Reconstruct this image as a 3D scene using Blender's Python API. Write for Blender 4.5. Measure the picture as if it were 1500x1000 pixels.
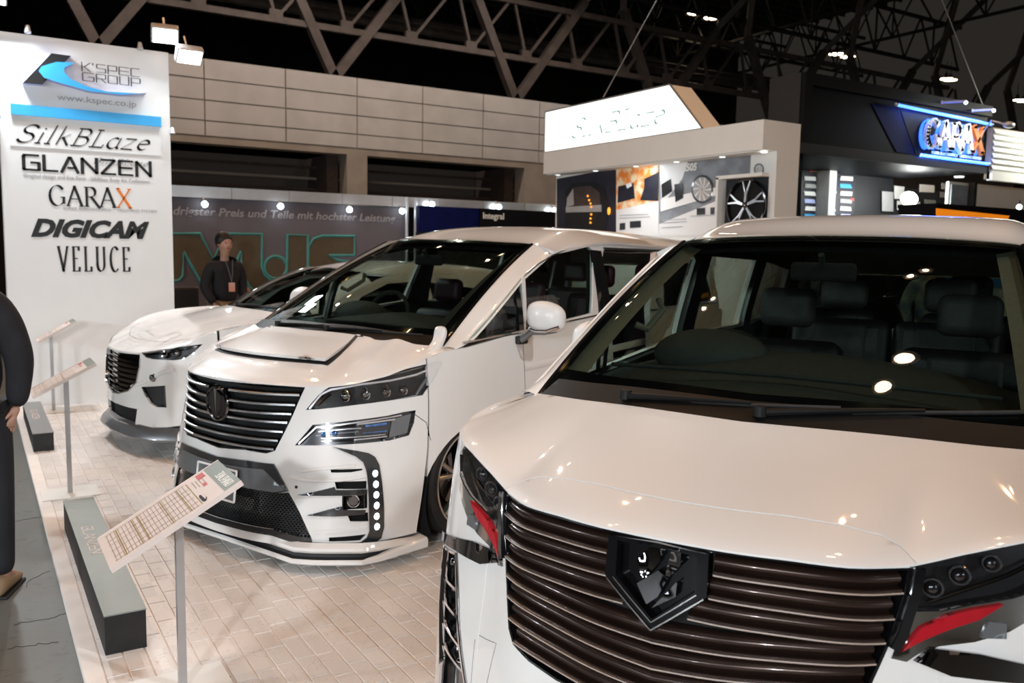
import math, random
import numpy as np
# ---------------------------------------------------------------- camera numbers (image 1500 x 1000)
CAM_F, CAM_H = 1257.93, 1.65623
PITCH, ROLL, YAW = 0.107141, 0.0179030, 0.561266
def cam_axes():
    f = np.array([math.sin(YAW)*math.cos(PITCH), math.cos(YAW)*math.cos(PITCH), -math.sin(PITCH)])
    r = np.array([math.cos(YAW), -math.sin(YAW), 0.0]); u = np.cross(r, f)
    return r*math.cos(ROLL)+u*math.sin(ROLL), -r*math.sin(ROLL)+u*math.cos(ROLL), f
CR, CU, CF = cam_axes()
EYE = np.array([0, 0, CAM_H])
def ray(x, y):
    d = CF*CAM_F + CR*(x-750) - CU*(y-500)
    return d/np.linalg.norm(d)
def at_z(x, y, z=0.0): d = ray(x, y); return EYE+d*(z-EYE[2])/d[2]
def at_x(x, y, X): d = ray(x, y); return EYE+d*(X/d[0])
def at_y(x, y, Y): d = ray(x, y); return EYE+d*(Y/d[1])
# poses of the three cars: X, Y, heading ; car frame x forward, y to the car's left, z up
POSE = {'M': (1.12531, 4.67275, 3.535057), 'R': (1.27750, 1.38446, 3.619171), 'C': (0.965, 7.545, 3.289)}
def to_car(k, P):
    X, Y, a = POSE[k]; c, s = math.cos(a), math.sin(a); d = np.asarray(P)-np.array([X, Y, 0])
    return np.array([d[0]*c+d[1]*s, -d[0]*s+d[1]*c, d[2]])
def dir_car(k, d):
    a = POSE[k][2]; c, s = math.cos(a), math.sin(a)
    return np.array([d[0]*c+d[1]*s, -d[0]*s+d[1]*c, d[2]])
# ---------------------------------------------------------------- splines and surfaces
class Spl:
    """natural cubic spline through (t, values)"""
    def __init__(s, t, p):
        s.t = np.asarray(t, float); s.p = np.asarray(p, float)
        if s.p.ndim == 1: s.p = s.p[:, None]; s.one = True
        else: s.one = False
        n = len(s.t); h = np.diff(s.t); A = np.eye(n); B = np.zeros_like(s.p)
        for i in range(1, n-1):
            A[i, i-1] = h[i-1]; A[i, i] = 2*(h[i-1]+h[i]); A[i, i+1] = h[i]
            B[i] = 6*((s.p[i+1]-s.p[i])/h[i]-(s.p[i]-s.p[i-1])/h[i-1])
        s.m = np.linalg.solve(A, B)
    def __call__(s, x):
        x = np.asarray(x, float); sh = x.shape; xf = np.clip(x.ravel(), s.t[0], s.t[-1])
        i = np.clip(np.searchsorted(s.t, xf)-1, 0, len(s.t)-2); h = (s.t[i+1]-s.t[i])[:, None]
        a = (s.t[i+1]-xf)[:, None]; b = (xf-s.t[i])[:, None]
        r = s.m[i]*a**3/(6*h)+s.m[i+1]*b**3/(6*h)+(s.p[i]/h-s.m[i]*h/6)*a+(s.p[i+1]/h-s.m[i+1]*h/6)*b
        return r[:, 0].reshape(sh) if s.one else r.reshape(sh+(s.p.shape[1],))
def lin(tab):
    a = np.array(tab, float)
    return lambda x: np.interp(x, a[:, 0], a[:, 1])
def sm(x): x = np.clip(x, 0, 1); return x*x*(3-2*x)
class Surf:
    def __init__(s, fn, ur, vr, n=60, m=40):
        s.fn = fn; s.ur = ur; s.vr = vr; s.n = n; s.m = m; s.tri = None
    def P(s, u, v): return s.fn(np.asarray(u, float), np.asarray(v, float))
    def N(s, u, v):
        e = 1e-4; u = np.asarray(u, float); v = np.asarray(v, float)
        eu = e*(s.ur[1]-s.ur[0]); ev = e*(s.vr[1]-s.vr[0])
        a = s.P(u+eu, v)-s.P(u-eu, v); b = s.P(u, v+ev)-s.P(u, v-ev)
        n = np.cross(a, b); l = np.linalg.norm(n, axis=-1, keepdims=True)
        return s.sgn*n/np.maximum(l, 1e-12)
    sgn = 1
    def build(s):
        U, V = np.meshgrid(np.linspace(*s.ur, s.n+1), np.linspace(*s.vr, s.m+1), indexing='ij')
        s.U, s.V = U, V; G = s.P(U, V)
        a = [G[:-1, :-1], G[1:, :-1], G[1:, 1:], G[:-1, 1:]]
        q = [np.stack([U[i, j], V[i, j]], -1) for i, j in ((slice(None, -1), slice(None, -1)), (slice(1, None), slice(None, -1)), (slice(1, None), slice(1, None)), (slice(None, -1), slice(1, None)))]
        f = lambda L, k: L[k].reshape(-1, L[k].shape[-1])
        s.A = np.concatenate([f(a, 0), f(a, 0)]); s.B = np.concatenate([f(a, 1), f(a, 2)]); s.C = np.concatenate([f(a, 2), f(a, 3)])
        s.qa = np.concatenate([f(q, 0), f(q, 0)]); s.qb = np.concatenate([f(q, 1), f(q, 2)]); s.qc = np.concatenate([f(q, 2), f(q, 3)])
        s.tri = True
    def hit(s, o, d):
        if s.tri is None: s.build()
        e1 = s.B-s.A; e2 = s.C-s.A; h = np.cross(d, e2); det = (e1*h).sum(1)
        det = np.where(abs(det) < 1e-14, 1e-14, det); S = o-s.A; u = (S*h).sum(1)/det
        q = np.cross(S, e1); v = (q*d).sum(1)/det; t = (e2*q).sum(1)/det
        tol = 1e-5; ok = (u >= -tol) & (v >= -tol) & (u+v <= 1+tol) & (t > 1e-3)
        if not ok.any():
            # nearest approach: the closest surface point to the ray
            c = (s.A+s.B+s.C)/3-o; dist = np.linalg.norm(c-np.outer(c@d, d), axis=1); i = dist.argmin()
            return (s.qa[i]+s.qb[i]+s.qc[i])/3, False
        t = np.where(ok, t, 1e9); i = t.argmin()
        return s.qa[i]*(1-u[i]-v[i])+s.qb[i]*u[i]+s.qc[i]*v[i], True
    def pix(s, k, pts, warn=False):
        """pixels of the photograph -> (u, v) on this surface of car k, through real distance"""
        o = to_car(k, EYE); out = []
        for x, y in pts:
            q, ok = s.hit(o, dir_car(k, ray(x, y)))
            if warn and not ok: print('miss', (x, y))
            out.append((float(q[0]), float(q[1])))
        return out
    def yz(s, pts):
        """(y, z) seen straight from the front -> (u, v)"""
        return [tuple(float(c) for c in s.hit(np.array([4.0, y, z]), np.array([-1.0, 0, 0]))[0]) for y, z in pts]
    def xz(s, pts, side=1):
        return [tuple(float(c) for c in s.hit(np.array([x, 4.0*side, z]), np.array([0, -1.0*side, 0]))[0]) for x, z in pts]
    def xy(s, pts):
        return [tuple(float(c) for c in s.hit(np.array([x, y, 5.0]), np.array([0, 0, -1.0]))[0]) for x, y in pts]

class Body:
    """sheet-metal surfaces of one car: F front and flank (arc, height), T hood, G windscreen, Q roof"""
    def __init__(s, key, plan, wy, xf, ztop, tp_x, cowl, cowlz, hump, head, headz, roofz, yroof, roofend, hy=.66, gb=.035, drop=.11, plan2=None, wl=None, crease=0):
        s.key = key
        pl = np.array(plan, float); d = np.r_[0, np.cumsum(np.hypot(*np.diff(pl, axis=0).T))]
        s.cx = Spl(d, pl[:, 0]); s.cy = Spl(d, pl[:, 1]); s.L = d[-1]
        tt = np.linspace(0, s.L, 800); s._t = tt; s._x = s.cx(tt); s._y = s.cy(tt)
        if plan2:
            p2 = np.array(plan2+plan[len(plan2):], float); c2x = Spl(d, p2[:, 0]); c2y = Spl(d, p2[:, 1]); wl = lin(wl)
        s.wy = Spl(*np.array(wy).T); s.xf = Spl(*np.array(xf).T)
        def F(t, z):
            a = abs(t); cx, cy = s.cx(a), s.cy(a)
            if plan2: w = wl(z); cx = cx+(c2x(a)-cx)*w; cy = cy+(c2y(a)-cy)*w
            x = cx+s.xf(z)*(1-sm((a-.5)/.7)); y = np.sign(t)*cy*s.wy(z)
            return np.stack([x, y, z+0*x], -1)
        s.F = Surf(F, (-s.L*.82, s.L*.82), (.04, 1.74), 260, 40); s.F.sgn = 1
        # hood
        s.tp = float(np.interp(-tp_x, -s._x[:500], tt[:500]))
        s.ztop = ztop; cz = Spl(*np.array(cowlz).T); cxx = Spl(*np.array(cowl).T)
        s.cowl = lambda y: np.stack([cxx(abs(y)), y, cz(abs(y))], -1)
        hb = Spl(*np.array(hump).T)
        def T(u, v):
            a = abs(v); t = v*s.tp; yf = s.cy(abs(t))
            f = F(t, s.ztop(yf)); yc = np.sign(v)*yf*.905; b = s.cowl(yc)
            p = f+(b-f)*u[..., None]
            p[..., 2] += hb(a)*(np.clip(u, 0, 1)**.6*np.clip(1-u, 0, 1)**1.1)*2.2
            p[..., 2] -= crease*np.clip(a-.30-.04*u, 0, .22)*np.clip(u*(1-u)*4, 0, 1)
            return p
        s.T = Surf(T, (0, 1), (-1, 1), 30, 120); s.T.sgn = -1
        hx = Spl(*np.array(head).T); hz = Spl(*np.array(headz).T)
        s.head = lambda y: np.stack([hx(abs(y)), y, hz(abs(y))], -1)
        s.hy = hy; s.ycow = .80
        def G(u, v):
            b = s.cowl(v*s.ycow); b[..., 2] -= .012
            h = s.head(v*s.hy); p = b+(h-b)*u[..., None]
            w = 4*u*(1-u)*gb; p[..., 0] += w*.45; p[..., 2] += w*.9
            return p
        s.G = Surf(G, (0, 1), (-1, 1), 30, 60); s.G.sgn = -1
        rz = Spl(*np.array(roofz).T)
        def Q(u, v):
            y = v*yroof; h = s.head(np.clip(abs(v)*yroof, 0, 2)); x = h[..., 0]+(roofend-h[..., 0])*u
            zc = rz(x); z0 = rz(h[..., 0]); edge = rz.p[:, 0].max()
            cr = .025*(abs(v)/.83)**2+drop*np.clip((abs(v)-.72)/.28, 0, 1)**1.8
            a = np.clip((h[..., 0]-x)/.75, 0, 1); k = 1-(1-a)**2
            return np.stack([x, y, h[..., 2]*(1-k)+(zc-cr)*k], -1)
        s.Q = Surf(Q, (0, 1), (-1, 1), 60, 40); s.Q.sgn = -1
    def t_of_x(s, x): return float(np.interp(-x, -s._x[:700], s._t[:700]))

BM = Body('M',
    plan=[(.04, 0), (.03, .15), (.0, .30), (-.045, .40), (-.105, .50), (-.20, .62), (-.36, .76), (-.56, .865), (-.80, .915), (-1.2, .93), (-2, .935), (-3, .935), (-4.1, .925), (-4.6, .90), (-4.86, .80), (-4.95, .5), (-4.97, 0)],
    wy=[(.04, .985), (.12, .985), (.3, 1), (.6, 1), (.9, .985), (1.1, .965), (1.25, .95), (1.45, .905), (1.65, .85), (1.74, .82)],
    xf=[(.04, .05), (.15, .05), (.35, .03), (.6, .02), (.8, 0), (.95, 0), (1.1, -.02), (1.4, -.1), (1.74, -.2)],
    ztop=lin([(0, .95), (.38, .943), (.5, .935), (.6, .935), (.70, .95), (.8, .985), (.865, 1.03), (.91, 1.09), (.93, 1.1)]), tp_x=-1.0,
    cowl=[(0, -.60), (.22, -.62), (.45, -.64), (.6, -.67), (.72, -.74), (.80, -.84), (.86, -.96)],
    cowlz=[(0, 1.15), (.3, 1.148), (.6, 1.13), (.8, 1.11), (.86, 1.10)],
    hump=[(0, .02), (.4, .02), (.7, .01), (1, 0)],
    head=[(0, -1.76), (.3, -1.79), (.54, -1.87), (.66, -1.93), (.72, -1.955), (.79, -1.98), (.9, -2.03)],
    headz=[(0, 1.71), (.3, 1.708), (.54, 1.698), (.66, 1.69), (.80, 1.645), (.9, 1.60)],
    roofz=[(-5.1, 1.76), (-4, 1.80), (-3, 1.83), (-2.5, 1.825), (-2.1, 1.79), (-1.9, 1.755), (-1.76, 1.712), (-1.6, 1.66)], yroof=.80, roofend=-4.85, drop=.075,
    plan2=[(.0, 0), (.0, .17), (-.005, .34), (-.02, .47), (-.05, .60), (-.11, .73), (-.23, .84), (-.44, .91), (-.76, .935), (-1.2, .94)],
    wl=[(.3, .5), (.45, .4), (.6, .22), (.75, .08), (.85, 0)])
BR = Body('R',
    plan=[(.02, 0), (.012, .15), (-.02, .28), (-.07, .41), (-.14, .5), (-.215, .625), (-.30, .752), (-.41, .862), (-.58, .915), (-.82, .93), (-1.2, .93), (-2, .935), (-3, .935), (-4.1, .925), (-4.6, .90), (-4.86, .80), (-4.95, .5), (-4.97, 0)],
    wy=[(.04, .985), (.12, .99), (.3, 1), (.7, 1), (1.0, .975), (1.1, .955), (1.25, .94), (1.45, .90), (1.65, .85), (1.74, .82)],
    xf=[(.04, .06), (.3, .05), (.6, .04), (.8, .02), (1.03, 0), (1.15, -.02), (1.4, -.1), (1.74, -.2)],
    ztop=lin([(0, 1.03), (.26, 1.026), (.41, 1.019), (.5, 1.017), (.55, 1.029), (.6, 1.043), (.66, 1.057), (.72, 1.069), (.85, 1.085), (.90, 1.10), (.93, 1.13)]), tp_x=-.98,
    cowl=[(0, -.595), (.27, -.655), (.45, -.715), (.6, -.765), (.72, -.82), (.81, -.884), (.86, -.95)],
    cowlz=[(0, 1.19), (.3, 1.184), (.6, 1.167), (.81, 1.149), (.86, 1.14)],
    hump=[(0, .022), (.4, .02), (.7, .02), (1, 0)],
    head=[(0, -1.73), (.3, -1.76), (.54, -1.84), (.645, -1.897), (.72, -1.925), (.79, -1.95), (.9, -2.0)],
    headz=[(0, 1.728), (.3, 1.724), (.54, 1.712), (.645, 1.70), (.80, 1.65), (.9, 1.61)],
    roofz=[(-5.1, 1.78), (-4, 1.82), (-3, 1.85), (-2.5, 1.843), (-2.1, 1.81), (-1.9, 1.773), (-1.73, 1.73), (-1.6, 1.68)], yroof=.79, roofend=-4.85, hy=.645, crease=.09,
    plan2=[(.0, 0), (-.005, .16), (-.02, .30), (-.04, .44), (-.08, .56), (-.14, .69), (-.23, .81), (-.36, .89), (-.56, .925), (-.82, .935)],
    wl=[(.3, .5), (.6, .3), (.75, .12), (.9, 0)])
BC = Body('C',
    plan=[(.03, 0), (.02, .15), (0, .3), (-.05, .45), (-.11, .6), (-.20, .72), (-.32, .81), (-.5, .86), (-.8, .88), (-1.3, .885), (-2.5, .885), (-3.5, .87), (-4.05, .8), (-4.23, .5), (-4.27, 0)],
    wy=[(.04, .97), (.2, .98), (.5, 1), (.8, .985), (.95, .96), (1.05, .945), (1.2, .90), (1.35, .82), (1.5, .72)],
    xf=[(.04, -.02), (.3, .0), (.6, .0), (.75, -.01), (.95, -.06), (1.1, -.1), (1.5, -.2)],
    ztop=lin([(0, .79), (.4, .80), (.5, .812), (.7, .855), (.8, .90), (.86, .985), (.885, 1.03)]), tp_x=-1.3,
    cowl=[(0, -1.06), (.3, -1.08), (.5, -1.12), (.65, -1.18), (.75, -1.27), (.83, -1.4)],
    cowlz=[(0, 1.10), (.3, 1.10), (.6, 1.08), (.83, 1.04)],
    hump=[(0, .05), (.4, .05), (.7, .04), (1, 0)],
    head=[(0, -1.82), (.3, -1.84), (.5, -1.90), (.6, -1.98), (.7, -2.2), (.8, -2.4)],
    headz=[(0, 1.45), (.3, 1.448), (.5, 1.43), (.7, 1.40), (.8, 1.38)],
    roofz=[(-4.3, 1.30), (-3.6, 1.45), (-3, 1.51), (-2.5, 1.525), (-2.15, 1.51), (-1.98, 1.485), (-1.82, 1.452), (-1.6, 1.39)], yroof=.66, roofend=-4.0, hy=.55, drop=.09)
BC.ycow = .72
BC.F.vr = (.04, 1.5)
SPOTW, HALLW, WALLW, FLOODW, FRONTW = 880, 390, 1200, 11, 290; EXPOSURE = 0.08; WORLD_COL = (.5,.44,.38,1); WORLD_STR = .04
import bpy, bmesh
from mathutils import Vector, Matrix
from mathutils.geometry import delaunay_2d_cdt
for o in list(bpy.data.objects): bpy.data.objects.remove(o)
SC = bpy.context.scene; COL = SC.collection
random.seed(7)
# ---------------------------------------------------------------- camera
cam = bpy.data.cameras.new('camera'); cam.sensor_width = 36; cam.lens = 36*CAM_F/1500; cam.clip_start = .05; cam.clip_end = 300
co = bpy.data.objects.new('camera', cam); COL.objects.link(co)
cam.dof.use_dof = True; cam.dof.focus_distance = 3.0; cam.dof.aperture_fstop = 4.5
co.matrix_world = Matrix(((CR[0], CU[0], -CF[0], 0), (CR[1], CU[1], -CF[1], 0), (CR[2], CU[2], -CF[2], CAM_H), (0, 0, 0, 1)))
SC.camera = co
# ---------------------------------------------------------------- world, exposure, lights
SC.view_settings.view_transform = 'Standard'; SC.view_settings.look = 'None'; SC.view_settings.gamma = 1
SC.view_settings.use_curve_mapping = False; SC.view_settings.exposure = EXPOSURE
W = bpy.data.worlds.new('hall_air'); SC.world = W; W.use_nodes = True
W.node_tree.nodes['Background'].inputs[0].default_value = WORLD_COL
W.node_tree.nodes['Background'].inputs[1].default_value = WORLD_STR
def light(name, kind, loc, energy, col, size=.3, aim=None, spot=None, blend=.5, size_y=None):
    l = bpy.data.lights.new(name, kind); l.energy = energy; l.color = col
    if kind == 'AREA':
        l.size = size
        if size_y: l.shape = 'RECTANGLE'; l.size_y = size_y
    else: l.shadow_soft_size = size
    if kind == 'SPOT': l.spot_size = math.radians(spot); l.spot_blend = blend
    o = bpy.data.objects.new(name, l); COL.objects.link(o); o.location = loc
    if aim is not None:
        d = Vector(aim)-Vector(loc); o.rotation_euler = d.to_track_quat('-Z', 'Y').to_euler()
    return o
# ---------------------------------------------------------------- materials (all node based)
def nodes(name):
    m = bpy.data.materials.new(name); m.use_nodes = True; nt = m.node_tree
    return m, nt, nt.nodes['Principled BSDF'], nt.nodes['Material Output']
def pm(name, col, rough=.5, metal=0, coat=0, var=.08, scale=8, bump=0, bscale=60, emit=0, ecol=None, spec=.5, col2=None):
    m, nt, b, out = nodes(name); N = nt.nodes; L = nt.links
    tc = N.new('ShaderNodeTexCoord'); nz = N.new('ShaderNodeTexNoise'); nz.inputs['Scale'].default_value = scale; nz.inputs['Detail'].default_value = 4
    L.new(tc.outputs['Object'], nz.inputs['Vector'])
    mx = N.new('ShaderNodeMix'); mx.data_type = 'RGBA'
    mx.inputs['A'].default_value = (*col, 1)
    mx.inputs['B'].default_value = (*(col2 if col2 else [c*(1-var) for c in col]), 1)
    rp = N.new('ShaderNodeValToRGB'); rp.color_ramp.elements[0].position = .4; rp.color_ramp.elements[1].position = .6
    L.new(nz.outputs['Fac'], rp.inputs['Fac']); L.new(rp.outputs['Color'], mx.inputs['Factor']); L.new(mx.outputs['Result'], b.inputs['Base Color'])
    b.inputs['Roughness'].default_value = rough; b.inputs['Metallic'].default_value = metal
    b.inputs['Coat Weight'].default_value = coat; b.inputs['Coat Roughness'].default_value = .03; b.inputs['Specular IOR Level'].default_value = spec
    if emit: b.inputs['Emission Color'].default_value = (*(ecol or col), 1); b.inputs['Emission Strength'].default_value = emit
    if bump:
        n2 = N.new('ShaderNodeTexNoise'); n2.inputs['Scale'].default_value = bscale; n2.inputs['Detail'].default_value = 5
        bp = N.new('ShaderNodeBump'); bp.inputs['Strength'].default_value = bump; bp.inputs['Distance'].default_value = .01
        L.new(tc.outputs['Object'], n2.inputs['Vector']); L.new(n2.outputs['Fac'], bp.inputs['Height']); L.new(bp.outputs['Normal'], b.inputs['Normal'])
    return m
def glass(name, tint, refl=1.0, rough=.0, ior=1.5):
    m, nt, b, out = nodes(name); N = nt.nodes; L = nt.links; N.remove(b)
    tr = N.new('ShaderNodeBsdfTransparent'); tr.inputs[0].default_value = (*tint, 1)
    gl = N.new('ShaderNodeBsdfGlossy'); gl.inputs['Roughness'].default_value = rough; gl.inputs[0].default_value = (refl, refl, refl, 1)
    lw = N.new('ShaderNodeLayerWeight'); lw.inputs[0].default_value = .5; pw = N.new('ShaderNodeMath'); pw.operation = 'POWER'; pw.inputs[1].default_value = 5; L.new(lw.outputs['Facing'], pw.inputs[0])
    f0 = ((ior-1)/(ior+1))**2*1.8; fr = N.new('ShaderNodeMath'); fr.operation = 'MULTIPLY_ADD'; fr.inputs[1].default_value = 1-f0; fr.inputs[2].default_value = f0; L.new(pw.outputs[0], fr.inputs[0])
    mix = N.new('ShaderNodeMixShader'); L.new(fr.outputs[0], mix.inputs[0]); L.new(tr.outputs[0], mix.inputs[1]); L.new(gl.outputs[0], mix.inputs[2])
    L.new(mix.outputs[0], out.inputs[0]); return m
def emi(name, col, s, col2=None, scale=3):
    m, nt, b, out = nodes(name); N = nt.nodes; L = nt.links
    b.inputs['Base Color'].default_value = (*[min(1, c) for c in col], 1)
    tc = N.new('ShaderNodeTexCoord'); nz = N.new('ShaderNodeTexNoise'); nz.inputs['Scale'].default_value = scale
    mx = N.new('ShaderNodeMix'); mx.data_type = 'RGBA'; mx.inputs['A'].default_value = (*col, 1); mx.inputs['B'].default_value = (*(col2 or [c*.94 for c in col]), 1)
    L.new(tc.outputs['Object'], nz.inputs['Vector']); L.new(nz.outputs['Fac'], mx.inputs['Factor']); L.new(mx.outputs['Result'], b.inputs['Emission Color'])
    b.inputs['Emission Strength'].default_value = s; return m
MT = {}
MT['paint'] = pm('pearl_white_paint', (.80, .79, .77), .38, 0, 1, .02, 3, .015, 900)
MT['paint2'] = pm('pearl_white_panel', (.80, .79, .77), .38, 0, 1, .02, 3)
MT['black'] = pm('gloss_black', (.006, .006, .007), .12, 0, 1, .3)
MT['matte'] = pm('matte_black', (.012, .012, .013), .6, 0, 0, .3, 20, .1)
MT['void'] = pm('dark_cavity', (.006, .006, .006), .9, 0, 0, .2)
MT['chrome'] = pm('chrome', (.80, .80, .82), .06, 1, 0, .04)
MT['dchrome'] = pm('smoked_chrome', (.22, .21, .22), .10, 1, 0, .1)
MT['slat'] = pm('bronze_black_slat', (.036, .020, .015), .30, .5, .2, .2)
MT['edge'] = pm('satin_bright_edge', (.86, .86, .88), .30, 1, 0, .03)
MT['gun'] = pm('gunmetal_grey', (.055, .056, .06), .25, .6, .8, .1)
MT['grey'] = pm('satin_grey', (.19, .20, .21), .35, .5, .5, .08)
MT['rubber'] = pm('tyre_rubber', (.012, .012, .012), .65, 0, 0, .3, 30, .1)
MT['rim'] = pm('champagne_silver_rim', (.55, .53, .50), .22, .9, .4, .06)
MT['wind'] = glass('windscreen_glass', (.48, .56, .52))
MT['tint'] = glass('side_glass', (.60, .68, .64))
MT['dark_tint'] = glass('privacy_glass', (.10, .11, .11))
MT['clear'] = glass('lamp_cover', (.97, .97, .98), ior=1.3)
MT['trim'] = pm('cabin_black_plastic', (.018, .019, .018), .7, 0, 0, .2, 40, .3, 300)
MT['dash'] = pm('dashboard_grain', (.026, .028, .025), .62, 0, 0, .2, 40, .4, 400)
MT['beige'] = pm('beige_pillar_cloth', (.20, .165, .12), .8, 0, 0, .1, 60, .2, 400)
MT['seat'] = pm('dark_leather', (.012, .010, .010), .5, 0, 0, .2, 20, .2, 80)
MT['seatg'] = pm('grey_seat_panel', (.035, .033, .031), .6, 0, 0, .2, 20, .2, 80)
MT['wine'] = pm('wine_leather', (.035, .007, .013), .5, 0, 0, .2, 20, .2, 80)
MT['white'] = pm('white_plastic', (.8, .8, .8), .35, 0, .2, .03)
MT['led'] = emi('led_cool', (.85, .95, 1), 9)
MT['lampdark'] = pm('lamp_housing_dark', (.012, .012, .013), .35, .2, 0, .3)
MT['shield'] = pm('shield_black', (.005, .005, .006), .10, 0, 0, .3, spec=.35)
MT['cowl'] = pm('cowl_plastic', (.004, .004, .004), .5, 0, 0, .3, spec=.2)
MT['blue_lens'] = pm('blue_reflector', (.16, .40, .95), .08, .8, 1, .5, 30)
MT['red'] = pm('red_reflection_tint', (.45, .01, .02), .2, 0, .6, .2)  # red reflection in the headlight chrome, given as a surface colour
# ---------------------------------------------------------------- mesh helpers
def add(name, verts, faces, mat, parent=None, smooth=True, norms=None, angle=None):
    me = bpy.data.meshes.new(name); me.from_pydata([tuple(map(float, v)) for v in verts], [], faces); me.update()
    if mat is not None:
        for m_ in (mat if isinstance(mat, list) else [mat]): me.materials.append(MT[m_] if isinstance(m_, str) else m_)
    if smooth:
        me.polygons.foreach_set('use_smooth', [True]*len(me.polygons))
        if angle: me.set_sharp_from_angle(angle=math.radians(angle))
    o = bpy.data.objects.new(name, me); COL.objects.link(o)
    if parent is not None: o.parent = parent
    return o
def tag(o, label=None, cat=None, group=None, kind=None):
    for k, v in (('label', label), ('category', cat), ('group', group), ('kind', kind)):
        if v: o[k] = v
    return o
def empty(name, loc=(0, 0, 0), rz=0, **kw):
    o = bpy.data.objects.new(name, None); COL.objects.link(o); o.location = loc; o.rotation_euler = (0, 0, rz); o.empty_display_size = .1
    return tag(o, **kw)
class MB:
    """collects simple shapes into one mesh"""
    def __init__(s): s.v = []; s.f = []
    def raw(s, v, f): n = len(s.v); s.v += [tuple(map(float, p)) for p in v]; s.f += [tuple(i+n for i in q) for q in f]; return s
    def box(s, a, b):
        x0, y0, z0 = a; x1, y1, z1 = b
        return s.raw([(x0, y0, z0), (x1, y0, z0), (x1, y1, z0), (x0, y1, z0), (x0, y0, z1), (x1, y0, z1), (x1, y1, z1), (x0, y1, z1)],
                     [(0, 3, 2, 1), (4, 5, 6, 7), (0, 1, 5, 4), (1, 2, 6, 5), (2, 3, 7, 6), (3, 0, 4, 7)])
    def bar(s, p, q, r, r2=None, n=8, sq=False, up=(0, 0, 1)):
        p, q = np.array(p, float), np.array(q, float); d = q-p; d /= max(np.linalg.norm(d), 1e-9)
        u = np.array(up, float)
        if abs(u@d) > .95: u = np.array([1., 0, 0])
        a = np.cross(d, u); a /= np.linalg.norm(a); b = np.cross(a, d); r2 = r if r2 is None else r2; k = 4 if sq else n; off = math.pi/4 if sq else 0
        V = []
        for c, rr in ((p, r), (q, r2)):
            for i in range(k):
                t = 2*math.pi*i/k+off; V.append(c+rr*(a*math.cos(t)+b*math.sin(t)))
        F = [(i, (i+1) % k, k+(i+1) % k, k+i) for i in range(k)]+[tuple(range(k-1, -1, -1)), tuple(range(k, 2*k))]
        return s.raw(V, F)
    def tube(s, pts, r, n=8, closed=False):
        pts = [np.array(p, float) for p in pts]; m = len(pts); V = []; F = []; rr = r if hasattr(r, '__len__') else [r]*m; pa = None
        for i, p in enumerate(pts):
            d = pts[(i+1) % m if closed else min(i+1, m-1)]-pts[(i-1) % m if closed else max(i-1, 0)]; d /= max(np.linalg.norm(d), 1e-9)
            if pa is None:
                u = np.array([0, 0, 1.]) if abs(d[2]) < .9 else np.array([1., 0, 0]); a = np.cross(d, u)
            else: a = pa-d*(pa@d)
            a /= np.linalg.norm(a); pa = a; b = np.cross(d, a)
            for k in range(n): t = 2*math.pi*k/n; V.append(p+rr[i]*(a*math.cos(t)+b*math.sin(t)))
        for i in range(m if closed else m-1):
            for k in range(n): j = (i+1) % m; F.append((i*n+k, i*n+(k+1) % n, j*n+(k+1) % n, j*n+k))
        if not closed: F += [tuple(range(n-1, -1, -1)), tuple(range((m-1)*n, m*n))]
        return s.raw(V, F)
    def lathe(s, prof, n=32, axis='z', c=(0, 0, 0)):
        """prof: (radius, height) along axis"""
        V = []; F = []; m = len(prof)
        for r, h in prof:
            for k in range(n):
                t = 2*math.pi*k/n; a, b = r*math.cos(t), r*math.sin(t)
                V.append((c[0]+a, c[1]+b, c[2]+h) if axis == 'z' else ((c[0]+a, c[1]+h, c[2]+b) if axis == 'y' else (c[0]+h, c[1]+a, c[2]+b)))
        for i in range(m-1):
            for k in range(n): F.append((i*n+k, i*n+(k+1) % n, (i+1)*n+(k+1) % n, (i+1)*n+k))
        return s.raw(V, F)
    def ball(s, c, r, n=12, m=8, sc=(1, 1, 1)):
        V = []; F = []
        for i in range(m+1):
            a = math.pi*i/m
            for k in range(n): t = 2*math.pi*k/n; V.append((c[0]+r*sc[0]*math.sin(a)*math.cos(t), c[1]+r*sc[1]*math.sin(a)*math.sin(t), c[2]+r*sc[2]*math.cos(a)))
        for i in range(m):
            for k in range(n): F.append((i*n+k, (i+1)*n+k, (i+1)*n+(k+1) % n, i*n+(k+1) % n))
        return s.raw(V, F)
    def grid(s, G, flip=False):
        G = np.asarray(G); a, b = G.shape[:2]; V = G.reshape(-1, 3); F = []
        for i in range(a-1):
            for j in range(b-1):
                q = (i*b+j, (i+1)*b+j, (i+1)*b+j+1, i*b+j+1); F.append(q[::-1] if flip else q)
        return s.raw(V, F)
    def prism(s, pts, d, close=True):
        """closed polygon of 3-D points extruded by vector d"""
        n = len(pts); P = [np.array(p, float) for p in pts]; d = np.array(d, float)
        return s.raw(P+[p+d for p in P], [tuple(range(n-1, -1, -1)), tuple(range(n, 2*n))]+[(i, (i+1) % n, n+(i+1) % n, n+i) for i in range(n)])
    def build(s, name, mat, parent=None, smooth=False, angle=35, fix=True, bevel=0):
        o = add(name, s.v, s.f, mat, parent, smooth, angle=angle if smooth else None)
        if fix:
            bm = bmesh.new(); bm.from_mesh(o.data); bmesh.ops.recalc_face_normals(bm, faces=bm.faces); bm.to_mesh(o.data); bm.free()
        if bevel:
            md = o.modifiers.new('bevel', 'BEVEL'); md.width = bevel; md.segments = 2; md.limit_method = 'ANGLE'
        return o
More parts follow.
